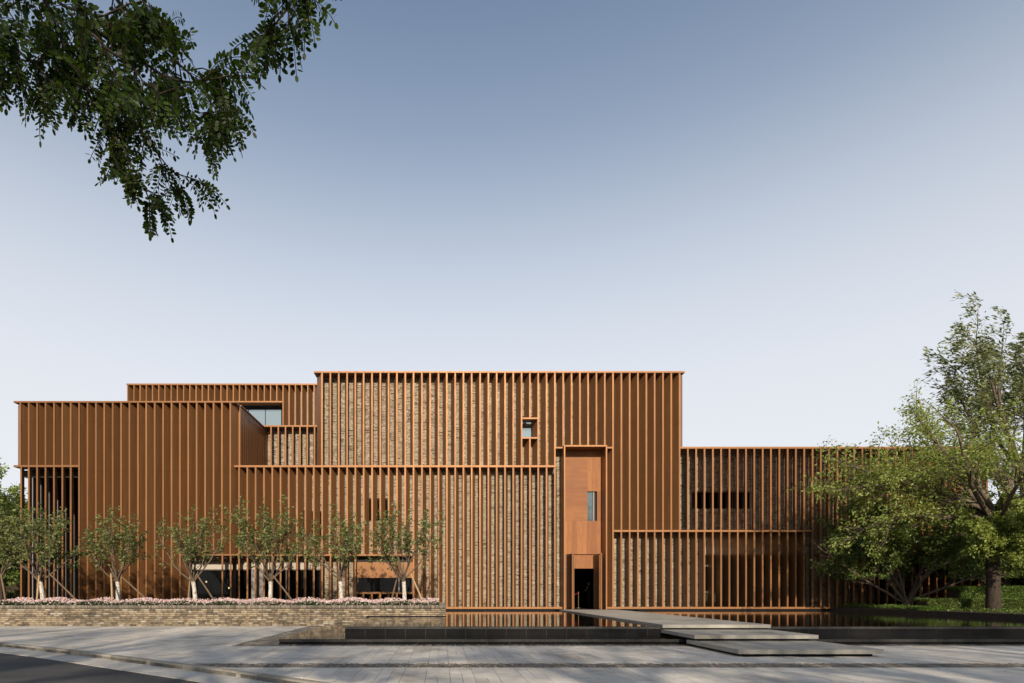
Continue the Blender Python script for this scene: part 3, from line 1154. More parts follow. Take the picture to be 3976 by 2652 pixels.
# window in the portal
MB().box(wX0, X(2303, YPN), YPN + .16, YPN + .17, wZ0 + .02, wZ1 - .02).build("pane", M['mirrord'], po)
MB().box(X(2303, YPN) + .002, X(2309, YPN), YPN + .08, YPN + .2, wZ0, wZ1).build("mullion", M['grey'], po)
MB().box(X(2309, YPN) + .002, wX1, YPN + .17, YPN + .2, wZ0, wZ1).build("recess", M['dark'], po)
MB().box(wX0 - .02, wX1 + .02, YPN + .05, YPN + .25, wZ0 - .03, wZ0 + .015).build("sill", M['bronze'], po)
# door opening
dx0, dx1 = X(2200, YPN), X(2309, YPN)
zt_ = Z(2207, YPN)
n = 6
for j in range(n):
    a = dx0 + (dx1 - dx0) * j / n; b = dx0 + (dx1 - dx0) * (j + 1) / n
    board(a, b, zt_ + .03, zd - .01, False, YPN + .10)
MB().box(dx0, dx1, YPN + .06, YPN + .18, zt_, zt_ + .028).build("transom_edge", M['board'], po)
MB().box(bx0, dx0 - .003, YPN, YPN + .2, .507, zd - .003).build("jamb", M['doorwood'], po)
MB().box(dx1 + .003, bx1, YPN, YPN + .2, .507, zd - .003).build("jamb", M['doorwood'], po)


def leaf(xh, yh, xf, yf, sgn):
    d = Vector((xf - xh, yf - yh)); L = d.length; d.normalize(); n = Vector((-d.y, d.x)) * sgn
    P = lambda t, s: (xh + d.x * t + n.x * s, yh + d.y * t + n.y * s)
    lf = MB().prism([P(0.03, 0), P(L - .06, 0), P(L - .06, .07), P(0.03, .07)], .52, zd - .02).build("door", M['doorwood'], B)
    MB().prism([P(L - .058, -.025), P(L, -.025), P(L, .035), P(L - .058, .035)], .512, zd + .02).build("edge_trim", M['fin'], lf)
    MB().prism([P(L - .16, .078), P(L - .03, .078), P(L - .03, .125), P(L - .16, .125)], .56, zd - .09).build("pull_bar", M['fin'], lf)
    return lf


leaf(dx0 + 0.0, YPN - .01, X(2222.5, 33.7), 33.7, 1)
leaf(dx1, YPN - .01, X(2336, 33.72), 33.72, -1)
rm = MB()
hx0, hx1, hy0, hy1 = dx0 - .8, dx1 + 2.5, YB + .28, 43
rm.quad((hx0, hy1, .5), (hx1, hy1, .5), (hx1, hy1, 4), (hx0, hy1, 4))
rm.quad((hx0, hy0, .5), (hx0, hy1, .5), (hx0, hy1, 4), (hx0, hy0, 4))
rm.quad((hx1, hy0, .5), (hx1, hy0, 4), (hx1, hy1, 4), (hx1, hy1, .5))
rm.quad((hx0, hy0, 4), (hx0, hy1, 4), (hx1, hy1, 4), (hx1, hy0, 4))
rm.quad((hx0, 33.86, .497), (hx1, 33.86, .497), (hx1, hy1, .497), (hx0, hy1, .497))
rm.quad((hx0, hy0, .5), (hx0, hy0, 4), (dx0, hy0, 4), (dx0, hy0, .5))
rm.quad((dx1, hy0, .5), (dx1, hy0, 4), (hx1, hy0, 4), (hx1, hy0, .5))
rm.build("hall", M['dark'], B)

# --- set-back upper blocks
YH = 39.3
m = MB()
zh = Z(1651, YH)
rail(m, X(1018, YH), X(1232, YH), zh - .11, zh, YH, .7)
scH = m.build("louvre_screen", M['fin'], B)
for i in range(8):
    fin(scH, X(1024.2 + 28.15 * i, YH), YH, ZB_T - .3, zh - .11, -DXF)
brick_wall(X(1010, YH), X(1250, YH), ZB_T - .3, zh - .1, YH + .72, (), 41)
YG = 45.7
m = MB()
zg = Z(1489, YG)
rail(m, X(491, YG), X(1232, YG), zg - .12, zg, YG, .7)
rail(m, X(495, YG), X(1096, YG), Z(1562.6, YG), Z(1557, YG), YG, .7)
scG = m.build("louvre_screen", M['fin'], B)
for i in range(31):
    x = X(495.5 + 24.13 * i, YG)
    if 495.5 + 24.13 * i < 1090: fin(scG, x, YG, Z(1557, YG), zg - .12, DXF)
    else: fin(scG, x, YG, 11.5, zg - .12, DXF)
MB().box(X(495, YG), X(1096, YG), YG + .72, YG + .85, Z(1560, YG), zg - .1).build("backing_wall", M['bronze'], B)
MB().box(X(1096, YG), X(1240, YG), YG + .72, YG + .85, 11, zg - .1).build("backing_wall", M['wall'], B)
window(X(700, YG + .9), X(1094, YG + .9), Z(1660, YG), Z(1588, YG + .9), YG + .9, mull=[X(965, YG + .9), X(1030, YG + .9)], fm='dark', glass='mirror', room=0)
MB().box(X(700, YG), X(1094, YG), YG + .86, YG + .99, Z(1587, YG + .9), Z(1563, YG)).build("window_head", M['dark'], B)
for i in range(8):  # pale blocks: bright spots above the glass put into the colour
    px = 912 + 23.8 * i
    MB().box(X(px, YG + .8), X(px + 8, YG + .8), YG + .78, YG + .85, Z(1573, YG + .8), Z(1570.5, YG + .8)).build("pale_spot", M['pale'], B)


# --- roofs, flanks and back that close the volumes
def shell(x0, x1, y0, y1, z0, z1, left=True, right=True):
    m = MB()
    m.box(x0, x1, y0, y1, z1 - .25, z1 - .02)
    if left: m.box(x0, x0 + .2, y0, y1 - .21, z0, z1 - .26)
    if right: m.box(x1 - .2, x1, y0, y1 - .21, z0, z1 - .26)
    m.box(x0, x1, y1 - .2, y1, z0, z1 - .26)
    m.build("volume_shell", M['wall'], B)


shell(XS + .01, X(1240) - .01, YB + .27, YH + .98, 0, ZB_B + .02, left=False)
shell(X(1240), X(2640), YB + .27, 47, 0, ZC_B + .02)
shell(X(2640) + .01, gx(90) + .1, YB + .27, 44, 0, ZD_B + .02, left=False)
shell(-25.0, XS - .21, YA + .85, 45.9, ZAM_B, ZA_B + .02, right=False)
shell(ax(6) + .11, XS - .21, YA + 8.5, 45.9, 0, ZAM_B - .02)
shell(X(498, YG), X(1236, YG), YG + 1.0, 56, 8, zg - .1)
shell(X(1015, YH), X(1245, YH), YH + .99, 46.5, 8, zh - .1)

# ================================================================== PLANTER AND BEDS
PY = 25.7
PT = 0.94
pl = empty("brick_planter", (-9, PY, 0))
tag(pl, "low reclaimed brick planter wall with upright coping bricks holding the flower bed", "planter")
MB().box(-26, 0.20, PY + .06, PY + .34, 0, PT - .16).build("wall_core", M['mortar'], pl)
MB().box(-0.14, 0.20 - .05, PY + .35, 33.6, 0, PT - .16).build("wall_core", M['mortar'], pl)
rg = random.Random(17)
allb = []
Hb, Lb = 0.0865, 0.272
for r_ in range(9):
    xx = 0.2
    first = True
    if r_ % 2: xx = 0.2
    while xx > -25.5:
        ln = (Lb if not (first and r_ % 2) else Lb / 2) * rg.choice((1, 1, 1, .9, 1.08, .5 if not first else 1))
        first = False
        a, b = xx - ln, xx
        xx = a
        pr = rg.gauss(0, .005) + (.012 if rg.random() < .08 else 0)
        allb.append((a + .005, b - .005, PY - pr, PY + .058, r_ * Hb + .004, (r_ + 1) * Hb - .005))
near = sorted(range(len(allb)), key=lambda i: abs((allb[i][0] + allb[i][1]) / 2 + 8))
near = set(near[:300])
restb = []
shb = {}
for i, b in enumerate(allb):
    if i in near:
        key = round(b[1] - b[0], 2)
        if key not in shb:
            shb[key] = boxes_mesh("brick", [(-key / 2, key / 2, 0, .06, 0, b[5] - b[4])], M['pbrick'], .0025, i)
        mobj("brick", shb[key], pl, ((b[0] + b[1]) / 2, b[2], b[4]))
    else: restb.append(b)
xx = PY + .0
for r_ in range(9):                     # return of the wall at its end
    yy = PY + .062
    while yy < 33.5:
        restb.append((.145, .2 + rg.gauss(0, .004), yy, yy + .26, r_ * Hb + .004, (r_ + 1) * Hb - .005)); yy += .27
tag(mobj("brickwork", boxes_mesh("brickwork", restb, M['pbrick'], .0025, 3), pl), kind="stuff")
cop = []
xx = .2
while xx > -25.5:
    cop.append((xx - .060, xx - .004, PY - .018 - rg.uniform(0, .012), PY + .34, PT - .155, PT + rg.uniform(-.006, .006))); xx -= .0635
yy = PY + .35
while yy < 33.5:
    cop.append((-.14, .215, yy + .004, yy + .06, PT - .155, PT + rg.uniform(-.006, .006))); yy += .0635
tag(mobj("coping", boxes_mesh("coping", cop, M['soldier'], .002, 4), pl), kind="stuff")
so = MB().box(-26, -.15, PY + .345, 33.75, 0.02, PT - .08).build("planting_soil", M['soil'])
tag(so, kind="structure")
# dark ledge where the pool meets the planter
lb = MB().box(-3.36, .2, PY - .16, PY - .02, 0.0, .475).build("pool_ledge", M['granite'])
tag(lb, "black granite ledge along the foot of brick planter above pool", "ledge")

# right-hand garden bed with its low edge
bed = empty("garden_bed_edge", (23.4, 30, 0))
tag(bed, "low dark stone edging between the pool and the green garden bed", "planter")
yy = 10.0
me = MB().box(0, .3, .004, .596, 0, .64).mesh("edging_stone", M['edging'])
while yy < 34.4:
    mobj("edging_stone", me, bed, (23.4, yy, 0)); yy += .6
so = MB().box(23.69, 70, 8, 60, -.1, .60).build("garden_soil", M['soil'])
tag(so, kind="structure")


# ================================================================== PLANTS
def leaves_mesh(name, pos, axis, size, mat, aspect=0.45, rng=None, shape='diamond', fold=0.25, nrm=None):
    """one small leaf per row: base at pos, pointing along axis"""
    n = len(pos)
    pos = np.asarray(pos, float); ax_ = np.asarray(axis, float)
    ax_ /= np.linalg.norm(ax_, axis=1)[:, None] + 1e-9
    sz = np.asarray(size, float).reshape(-1, 1) * np.ones((n, 1))
    rv = rng.normal(size=(n, 3)) if nrm is None else np.asarray(nrm, float)
    sd = np.cross(ax_, rv); sd /= np.linalg.norm(sd, axis=1)[:, None] + 1e-9
    up = np.cross(sd, ax_)
    hw = sz * aspect / 2
    if shape == 'diamond':
        v = np.stack([pos, pos + ax_ * sz * .45 + sd * hw + up * hw * fold, pos + ax_ * sz, pos + ax_ * sz * .45 - sd * hw + up * hw * fold], 1)
        f = np.arange(n * 4).reshape(n, 4)
        return fast_mesh(name, v.reshape(-1, 3), f, 4, [mat])
    # oval: six corners
    v = np.stack([pos, pos + ax_ * sz * .28 + sd * hw * .95, pos + ax_ * sz * .72 + sd * hw * .9, pos + ax_ * sz,
                  pos + ax_ * sz * .72 - sd * hw * .9, pos + ax_ * sz * .28 - sd * hw * .95], 1)
    f = np.arange(n * 6).reshape(n, 6)
    return fast_mesh(name, v.reshape(-1, 3), f, 6, [mat])


def tubes_mesh(name, brs, mat, sides=(8, 6, 5, 4, 3)):
    vs, fs = [], []
    for pts_, rad_, lvl in brs:
        sd = sides[min(lvl, len(sides) - 1)]
        b = len(vs); n = len(pts_)
        P = np.asarray(pts_)
        T = np.gradient(P, axis=0)
        T /= np.linalg.norm(T, axis=1)[:, None] + 1e-9
        ref = np.array([0.2, 0.3, 1.0]) if abs(T[0][2]) < .9 else np.array([1.0, .2, 0])
        A = np.cross(T, ref); A /= np.linalg.norm(A, axis=1)[:, None] + 1e-9
        Cc = np.cross(T, A)
        th = np.arange(sd) * 2 * math.pi / sd
        ring = P[:, None] + (A[:, None] * np.cos(th)[None, :, None] + Cc[:, None] * np.sin(th)[None, :, None]) * np.asarray(rad_)[:, None, None]
        vs.extend(ring.reshape(-1, 3))
        for i in range(n - 1):
            for k in range(sd):
                k2 = (k + 1) % sd
                fs.append((b + i * sd + k, b + i * sd + k2, b + (i + 1) * sd + k2, b + (i + 1) * sd + k))
    return fast_mesh(name, np.array(vs), np.array(fs), 4, [mat], smooth=True)


def unit(v): return v / (np.linalg.norm(v) + 1e-9)


def side_dir(d, ang, rg, flat=0.0):
    r = rg.normal(size=3); r[2] *= (1 - flat)
    p = unit(np.cross(d, r)); p = unit(np.cross(p, d))
    return unit(d * math.cos(ang) + p * math.sin(ang))


def grow(rg, p, d, L, r, lvl, P, out):
    n = P['n'][lvl]; st = L / n
    pts_, rad_ = [np.array(p)], [r]
    d = unit(np.array(d, float)); dirs = [d]
    for i in range(n):
        d = unit(d + rg.normal(size=3) * P['wob'][lvl] + np.array([0, 0, 1]) * P['trop'][lvl] + np.array(P.get('wind', (0, 0, 0))) * (lvl / 3))
        pts_.append(pts_[-1] + d * st); dirs.append(d)
        rad_.append(r * (1 - (i + 1) / n * (1 - P['tap'])))
    out['br'].append((pts_, rad_, lvl))
    last = lvl == len(P['n']) - 1
    if last:
        for j in range(P['leaves']):
            t = rg.uniform(P.get('lt0', .15), 1) * n
            i = min(int(t), n - 1); f = t - i
            q = pts_[i] * (1 - f) + pts_[i + 1] * f
            a = side_dir(dirs[i], rg.uniform(.5, 1.2), rg) + np.array([0, 0, -P.get('droop', .4)]) + np.array(P.get('lwind', (0, 0, 0)))
            out['lp'].append(q + rg.normal(size=3) * P.get('scat', .02)); out['la'].append(a); out['ls'].append(P['lsize'] * rg.uniform(.65, 1.2))
        return
    kids = P['kids'][lvl]
    for j in range(kids):
        t = (P['t0'][lvl] + (1 - P['t0'][lvl]) * (j + rg.uniform(.2, .9)) / kids) * n
        i = min(int(t), n - 1); f = t - i
        q = pts_[i] * (1 - f) + pts_[i + 1] * f
        rr = rad_[i] * P.get('rk', .55)
        dd = side_dir(dirs[i], P['ang'][lvl] * rg.uniform(.7, 1.25), rg, P.get('flat', 0))
        grow(rg, q, dd, L * P['len'][lvl] * rg.uniform(.7, 1.15) * (1 - .35 * t / n), rr, lvl + 1, P, out)
    grow(rg, pts_[-1], dirs[-1], L * P['len'][lvl] * .8, rad_[-1] * .9, lvl + 1, P, out)


def finish_tree(name, label, cat, base, out, trunk, bark, trunk_mat, leafmat, aspect, rg, group=None, shape='diamond', cull=None):
    t = empty(name, base)
    tag(t, label, cat, group)
    tm = tubes_mesh("trunk", [trunk], trunk_mat, (14,))
    mobj("trunk", tm, t)
    if out['br']: mobj("branches", tubes_mesh("branches", out['br'], bark), t)
    lp, la, ls = map(np.array, (out['lp'], out['la'], out['ls']))
    if cull is not None:
        k = cull(lp); lp, la, ls = lp[k], la[k], ls[k]
    c = mobj("crown", leaves_mesh("crown", lp, la, ls, leafmat, aspect, rg, shape), t)
    tag(c, kind="stuff")
    return t


def newout(): return dict(br=[], lp=[], la=[], ls=[])


# --- young whitewashed trees in the planter
TY = 28.2
ORD = ["first", "second", "third", "fourth", "fifth", "sixth", "seventh"]
tree_x = [X(1569, TY), X(1324, TY), X(1048, TY), X(756, TY), X(457, TY), X(164, TY), X(2, TY)]
lean = [0.0, -.02, .05, -.06, .0, -.08, .0]
for i, tx in enumerate(tree_x):
    rg = np.random.default_rng(100 + i)
    base = (tx, TY, PT - .1)
    fork = np.array([tx + lean[i] - .02, TY, 2.12 + rg.uniform(-.05, .1)])
    tp = [np.array(base), np.array([tx + .02, TY, 1.3]), np.array([tx + lean[i] * .6, TY + .02, 1.75]), fork, fork + np.array([0, 0, .14])]
    trunk = (tp, [.125, .105, .095, .10, .075], 0)
    out = newout()
    full = [.95, .8, 1.0, .85, .85, 1.4, .7][i]
    P = dict(n=[7, 5, 4], wob=[.07, .12, .16], trop=[.115, .13, .03], tap=.35, kids=[7, 3], t0=[.28, .25], ang=[.62, .7], len=[.38, .55], rk=.5,
             leaves=int((9 if i % 2 else 10) * full), lsize=.16 + .008 * (i % 3), droop=.75, scat=.06)
    nl = 9
    a0 = rg.uniform(0, 6.28)
    for j in range(nl):
        a = a0 + j * 2 * math.pi / nl + rg.uniform(-.25, .25)
        e = RAD(rg.uniform(30, 62) if j % 3 else rg.uniform(62, 80))
        d = np.array([math.cos(a) * math.cos(e), math.sin(a) * math.cos(e), math.sin(e)])
        grow(rg, fork + np.array([0, 0, rg.uniform(-.15, .1)]), d, rg.uniform(2.2, 3.05) * (1.0, .94, 1.08, 1.0, .9, 1.05, 1.0)[i], .042, 0, P, out)
    lab = ("young tree with whitewashed trunk beside the open end of the brick planter" if i == 0 else
           "young tree with whitewashed trunk in planter, %s counted from the planter's pool end" % ORD[i])
    if i == 6: lab = "young dark trunked tree in planter beyond the six whitewashed ones"
    finish_tree("young_tree", lab, "tree", base, out, trunk, M['bark'], M['white'] if i < 6 else M['barkd'], M['leaf_young'], .5, rg, "young trees along the planter")
    # leaning support poles
    sp = {0: [(-.75, .5, -.3, 'poled'), (1.05, -.6, .33, 'pole')], 1: [], 2: [(1.25, .3, .1, 'poled')], 3: [(.95, .5, .1, 'poled'), (-.75, .9, -.2, 'pole')],
          4: [(.48, -1.3, -.25, 'pole'), (1.55, .5, .05, 'poled')], 5: [(.62, -1.3, -.05, 'pole'), (1.75, .4, .4, 'poled')], 6: [(.75, -.6, .1, 'poled')]}[i]
    for q, (ex, ey, sx, mt) in enumerate(sp):
        b0 = Vector((tx + ex, TY + ey, PT - .12)); t0 = Vector((tx + sx, TY + ey * .05 - .08, 2.45))
        po_ = MB().tube([tuple(b0), tuple(b0.lerp(t0, .5) + Vector((.01, 0, .01))), tuple(t0)], [.045, .042, .036], 8).build("support_pole", M[mt])
        tag(po_, "%s wooden pole propping %s" % ("pale" if mt == 'pole' else "brown", "the young tree at the planter's pool end" if i == 0 else "the %s young tree from the planter's pool end" % ORD[i]), "pole", "poles propping the young trees")

# --- flower bed
rg = np.random.default_rng(5)


def bed_height(x, y):
    return PT - .06 + .16 + .07 * np.sin(x * 1.3 + .7) * np.sin(y * 1.9) + .05 * np.sin(x * 3.1 + y) + .045 * np.clip((y - 26), 0, 2)


N = 26000
bxs = rg.uniform(-25, -.12, N); bys = 26.07 + rg.beta(1, 1.7, N) * 2.4
keep = np.ones(N, bool)
hz = bed_height(bxs, bys)
lp = np.stack([bxs, bys, PT - .1 + (hz - PT + .1) * rg.uniform(.1, .95, N)], 1)
la = rg.normal(size=(N, 3)) * .5 + np.array([0, -.25, .8])
o = mobj("flower_foliage", leaves_mesh("flower_foliage", lp, la, rg.uniform(.07, .14, N), M['leaf_bed'], .35, rg))
tag(o, "dark green leaves of the bedding flowers in the brick planter", "plants", kind="stuff")
N = 17000
bxs = rg.uniform(-25, -.12, N); bys = 26.15 + rg.beta(1, 1.5, N) * 2.6
dens = .55 + .45 * np.sin(bxs * .9 + 1.2) * np.sin(bxs * 2.3) + .35 * (bys > 26.5)
k = rg.random(N) < np.clip(dens + .25, .2, 1)
bxs, bys = bxs[k], bys[k]; n = len(bxs)
ct = np.stack([bxs, bys, bed_height(bxs, bys) + rg.uniform(-.06, .07, n) - .12 * np.clip(26.35 - bys, 0, .2) / .2], 1)
nr = rg.normal(size=(n, 3)) * .45 + np.array([0, -.75, .65]); nr /= np.linalg.norm(nr, axis=1)[:, None]
t1 = np.cross(nr, rg.normal(size=(n, 3))); t1 /= np.linalg.norm(t1, axis=1)[:, None]
t2 = np.cross(nr, t1)
rr = rg.uniform(.024, .044, n)[:, None]
vv = np.stack([ct + (t1 * math.cos(a) + t2 * math.sin(a)) * rr * (1 if q % 2 == 0 else .78) + nr * rr * .25 for q, a in enumerate(np.arange(8) * math.pi / 4)], 1)
o = mobj("pink_flowers", fast_mesh("pink_flowers", vv.reshape(-1, 3), np.arange(n * 8).reshape(n, 8), 8, [M['petal']]))
tag(o, "mass of small pink and white blossoms along the brick planter", "flowers", kind="stuff")

# --- overhanging locust tree (trunk behind the camera, boughs in the upper left of the view)
rg = np.random.default_rng(77)
LP, LA, LS, LN = [], [], [], []
BR = []


def V2(zx, zy, Y):               # a point on the bough given in the 2146 px wide study of the sky corner
    px, py = (zx - 30) * .6058, (zy - 35) * .6058
    return np.array([(px - 1713) * Y / F, Y, EYE - (py - 2300) * Y / F])


def compound(p, d, L):
    """pinnate leaf: drooping rachis with paired oval leaflets"""
    n = rg.integers(7, 11)
    d = unit(d); pts_ = [p]
    for i in range(n + 1):
        d = unit(d + np.array([0, 0, -.10]) + rg.normal(size=3) * .05)
        pts_.append(pts_[-1] + d * L / (n + 1))
    BR.append((pts_, [.0016] * len(pts_), 4))
    side = unit(np.cross(d, np.array([0, .35, 1]) + rg.normal(size=3) * .45))
    nn = np.cross(d, side)
    ls = rg.uniform(.021, .028)
    for i in range(1, n + 1):
        for s_ in (-1, 1):
            if rg.random() < .05: continue
            a = unit(side * s_ + unit(pts_[i + 1 if i + 1 < len(pts_) else i] - pts_[i - 1]) * .38 + rg.normal(size=3) * .12)
            LP.append(pts_[i] + a * .004); LA.append(a); LS.append(ls * rg.uniform(.72, 1.18)); LN.append(nn + rg.normal(size=3) * .45)
    LP.append(pts_[-1]); LA.append(d); LS.append(ls * 1.05); LN.append(nn + rg.normal(size=3) * .2)


def bough(zpts, Y0, Y1, r0, r1, every=.042, reach=.12, tw=1.0):
    n = len(zpts)
    key = [V2(zx, zy, Y0 + (Y1 - Y0) * i / (n - 1)) for i, (zx, zy) in enumerate(zpts)]
    pts_ = []
    for i in range(n - 1):
        seg = max(2, int(np.linalg.norm(key[i + 1] - key[i]) / .03))
        for j in range(seg): pts_.append(key[i] * (1 - j / seg) + key[i + 1] * (j / seg) + rg.normal(size=3) * .0025)
    pts_.append(key[-1])
    m_ = len(pts_)
    BR.append((pts_, [r0 + (r1 - r0) * i / (m_ - 1) for i in range(m_)], 2))
    acc = 0
    for i in range(1, m_):
        acc += np.linalg.norm(pts_[i] - pts_[i - 1])
        if acc < every: continue
        acc = 0
        d = unit(pts_[i] - pts_[i - 1])
        # a short twig ending in a rosette of leaves, on alternating sides
        sd = unit(np.cross(d, np.array([0, 1, 0])) * rg.choice((-1, 1)) + rg.normal(size=3) * .5 + d * .7 + np.array([0, 0, -.15]))
        L = reach * rg.uniform(.5, 1.25) * tw
        tp_ = [pts_[i], pts_[i] + sd * L * .5 + rg.normal(size=3) * .006, pts_[i] + sd * L]
        BR.append((tp_, [.004, .003, .002], 3))
        for q in range(rg.integers(5, 9)):
            t = rg.uniform(.25, 1)
            compound(pts_[i] + sd * L * t, sd + rg.normal(size=3) * .75 + np.array([.0, 0, -.45]), rg.uniform(.11, .17))
    for q in range(6):
        compound(pts_[-1], unit(pts_[-1] - pts_[-3]) + rg.normal(size=3) * .6 + np.array([0, 0, -.3]), rg.uniform(.12, .17))


bough([(300, -60), (320, 40), (390, 200), (470, 370), (540, 500), (610, 650), (720, 820), (820, 1000), (900, 1140), (960, 1250), (985, 1310)], 2.45, 2.6, .011, .003, .055, .10)
bough([(560, 560), (700, 640), (840, 740), (960, 900), (1040, 1020), (1130, 1140), (1170, 1220)], 2.5, 2.7, .006, .002, .055, .10)
bough([(440, -60), (620, 200), (780, 340), (900, 410), (1050, 500), (1200, 560), (1380, 545), (1500, 520)], 2.35, 2.3, .011, .003, .05, .12)
bough([(700, -60), (760, 0), (850, 110), (950, 230), (1040, 320), (1180, 450), (1300, 560), (1400, 720), (1420, 800)], 2.5, 2.45, .009, .003, .055, .11)
bough([(560, 200), (640, 380), (760, 520), (900, 640), (1060, 720), (1200, 740), (1330, 760)], 2.6, 2.6, .007, .002, .055, .12)
bough([(420, 60), (560, 120), (700, 140), (850, 60), (940, 40), (1000, 90)], 2.3, 2.25, .006, .002, .05, .11)
bough([(620, 260), (700, 330), (830, 420), (960, 560), (1050, 640)], 2.2, 2.2, .006, .002, .05, .12)
bough([(480, 120), (560, 300), (640, 430), (760, 600), (880, 760)], 2.55, 2.6, .006, .002, .05, .12)
bough([(-90, -40), (0, 150), (90, 300), (190, 400), (290, 480), (360, 560)], 2.3, 2.3, .008, .003, .05, .11)
bough([(-120, 180), (-20, 300), (60, 400), (110, 480)], 2.35, 2.35, .006, .002, .05, .11)
bough([(-80, -80), (0, 0), (70, 80), (120, 160)], 2.2, 2.2, .006, .002, .05, .10)
bough([(250, -60), (330, 300), (400, 480)], 2.4, 2.4, .004, .002, .09, .07)
bough([(1750, -110), (1760, -30), (1770, 50), (1810, 120), (1790, 190)], 2.0, 2.0, .006, .002, .05, .11)
bough([(1810, -100), (1850, 0), (1880, 90), (1880, 170)], 2.05, 2.05, .005, .002, .05, .10)
bough([(1850, -100), (1900, -50), (1950, -10), (1980, 20)], 2.0, 2.0, .005, .002, .06, .09)
# limbs that carry the boughs back to the trunk
hub = np.array([-4.2, -1.6, 5.9])
for a in ((300, -60, 2.45), (440, -60, 2.35), (700, -60, 2.5), (-90, -60, 2.3), (1750, -110, 2.0), (1850, -100, 2.0)):
    e = V2(*a)
    w1 = e + np.array([-.12, -.35, .55]); w2 = (hub + w1) / 2 + np.array([0, -.3, .7])
    BR.append(([hub, hub * .5 + w2 * .5 + np.array([0, 0, .15]), w2, w2 * .4 + w1 * .6 + np.array([0, 0, .1]), w1, w1 * .4 + e * .6 + np.array([.03, .05, .03]), e], [.04, .032, .024, .018, .013, .010, .008], 1))
base = (-4.6, -2.2, 0)
t = empty("locust_tree", base)
tag(t, "dark locust tree whose leafy boughs hang down into the sky", "tree")
mobj("trunk", tubes_mesh("trunk", [([np.array(base), np.array([-4.55, -2.1, 2.2]), np.array([-4.4, -1.8, 4.2]), hub, hub + np.array([.1, -.5, 2.5]), hub + np.array([0, -1.2, 5])], [.24, .2, .17, .13, .09, .03], 0)], M['barkd'], (12,)), t)
mobj("boughs", tubes_mesh("boughs", BR, M['barkd'], (8, 8, 6, 4, 3)), t)
c = mobj("crown", leaves_mesh("crown", LP, LA, LS, M['leaf_locust'], .52, rg, 'oval', nrm=np.array(LN)), t)
tag(c, kind="stuff")

# --- street trees behind the camera: their shade falls across the plaza
SP = dict(n=[5, 5, 4, 3], wob=[.10, .14, .18, .2], trop=[.04, .04, .0, -.02], tap=.4, kids=[7, 5, 4], t0=[.25, .2, .2], ang=[.75, .8, .8], len=[.55, .55, .55], rk=.55,
          leaves=2, lsize=.165, droop=.35, scat=.26)
protos = []
for q in range(2):
    rg = np.random.default_rng(300 + q)
    out = newout()
    for j in range(8):
        a = j * 2 * math.pi / 8 + rg.uniform(-.3, .3); e = RAD(rg.uniform(8, 65))
        d = np.array([math.cos(a) * math.cos(e), math.sin(a) * math.cos(e), math.sin(e)])
        grow(rg, np.array([0, 0, rg.uniform(4.6, 7.0)]), d, rg.uniform(3.6, 4.6), .12, 0, SP, out)
    trunk = ([np.array([0, 0, -.1]), np.array([.1, 0, 2.5]), np.array([0, .1, 5]), np.array([.1, 0, 7.5]), np.array([0, 0, 9.5])], [.32, .26, .22, .16, .05], 0)
    protos.append((tubes_mesh("trunk", [trunk], M['barkd'], (12,)), tubes_mesh("branches", [b for b in out['br'] if b[2] < 2], M['barkd']),
                   leaves_mesh("crown", out['lp'], out['la'], out['ls'], M['leaf_shade'], .6, rg)))
spots = [(-27, -5.5, .2, 1.36), (-20.5, -7, 1.1, 1.38), (-14, -5.5, 2.3, 1.34), (-8.5, -7.5, 3.0, 1.34), (-2.5, -6.0, 4.0, 1.22), (3.8, -7.0, .7, 1.12), (9.5, -5.8, 1.9, 1.1), (15.5, -7.2, 2.9, 1.2), (21.5, -6, 5.1, 1.25), (27.5, -7.0, .9, 1.3)]
for q, (x, y, rz, sc) in enumerate(spots):
    p = protos[q % 2]
    t = empty("street_tree", (x, y, -.11 if x < 5 else 0))
    tag(t, "broad street tree standing in the row across from the plaza", "tree", "street trees in the row facing the building")
    for nme, me in zip(("trunk", "branches", "crown"), p):
        o = bpy.data.objects.new(nme, me); COL.objects.link(o); o.parent = t
        if nme == "crown": tag(o, kind="stuff")
    t.rotation_euler = (0, 0, rz); t.scale = (sc, sc, sc)

# --- trees of the right-hand garden
rg = np.random.default_rng(401)
out = newout()
b = np.array([26.2, 27.0, .6])
P1 = dict(n=[7, 6, 5, 3], wob=[.10, .14, .17, .2], trop=[-.005, .02, .02, .0], tap=.35, kids=[9, 7, 4], t0=[.25, .2, .2], ang=[.7, .7, .8], len=[.46, .5, .5], rk=.45, flat=.35,
          leaves=4, lsize=.165, droop=.35, scat=.11)
for a, e, L, h in ((172, 24, 5.8, 5.2), (186, 33, 5.6, 5.2), (150, 36, 5.4, 5.0), (206, 34, 5.2, 4.8), (80, 45, 5.5, 4.8), (15, 30, 6.0, 4.4), (330, 36, 5.8, 4.2), (250, 34, 5.0, 4.4), (100, 62, 4.8, 5.0), (178, 43, 5.6, 5.2), (190, 14, 5.2, 5.0), (30, 58, 5.5, 5.2), (165, 58, 4.8, 5.4)):
    a, e = RAD(a), RAD(e)
    grow(rg, b + np.array([0, 0, h - .6]), np.array([math.cos(a) * math.cos(e), math.sin(a) * math.cos(e), math.sin(e)]), L, .13, 0, P1, out)
trunk = ([b, b + np.array([.0, 0, 1.5]), b + np.array([-.03, 0, 3.0]), b + np.array([.05, 0, 4.2]), b + np.array([.1, 0, 5.0])], [.29, .26, .25, .21, .11], 0)
finish_tree("spreading_tree", "tall spreading tree with bright green leaves and thick trunk in garden bed", "tree", tuple(b), out, trunk, M['bark'], M['barkd'], M['leaf_bright'], .45, rg)

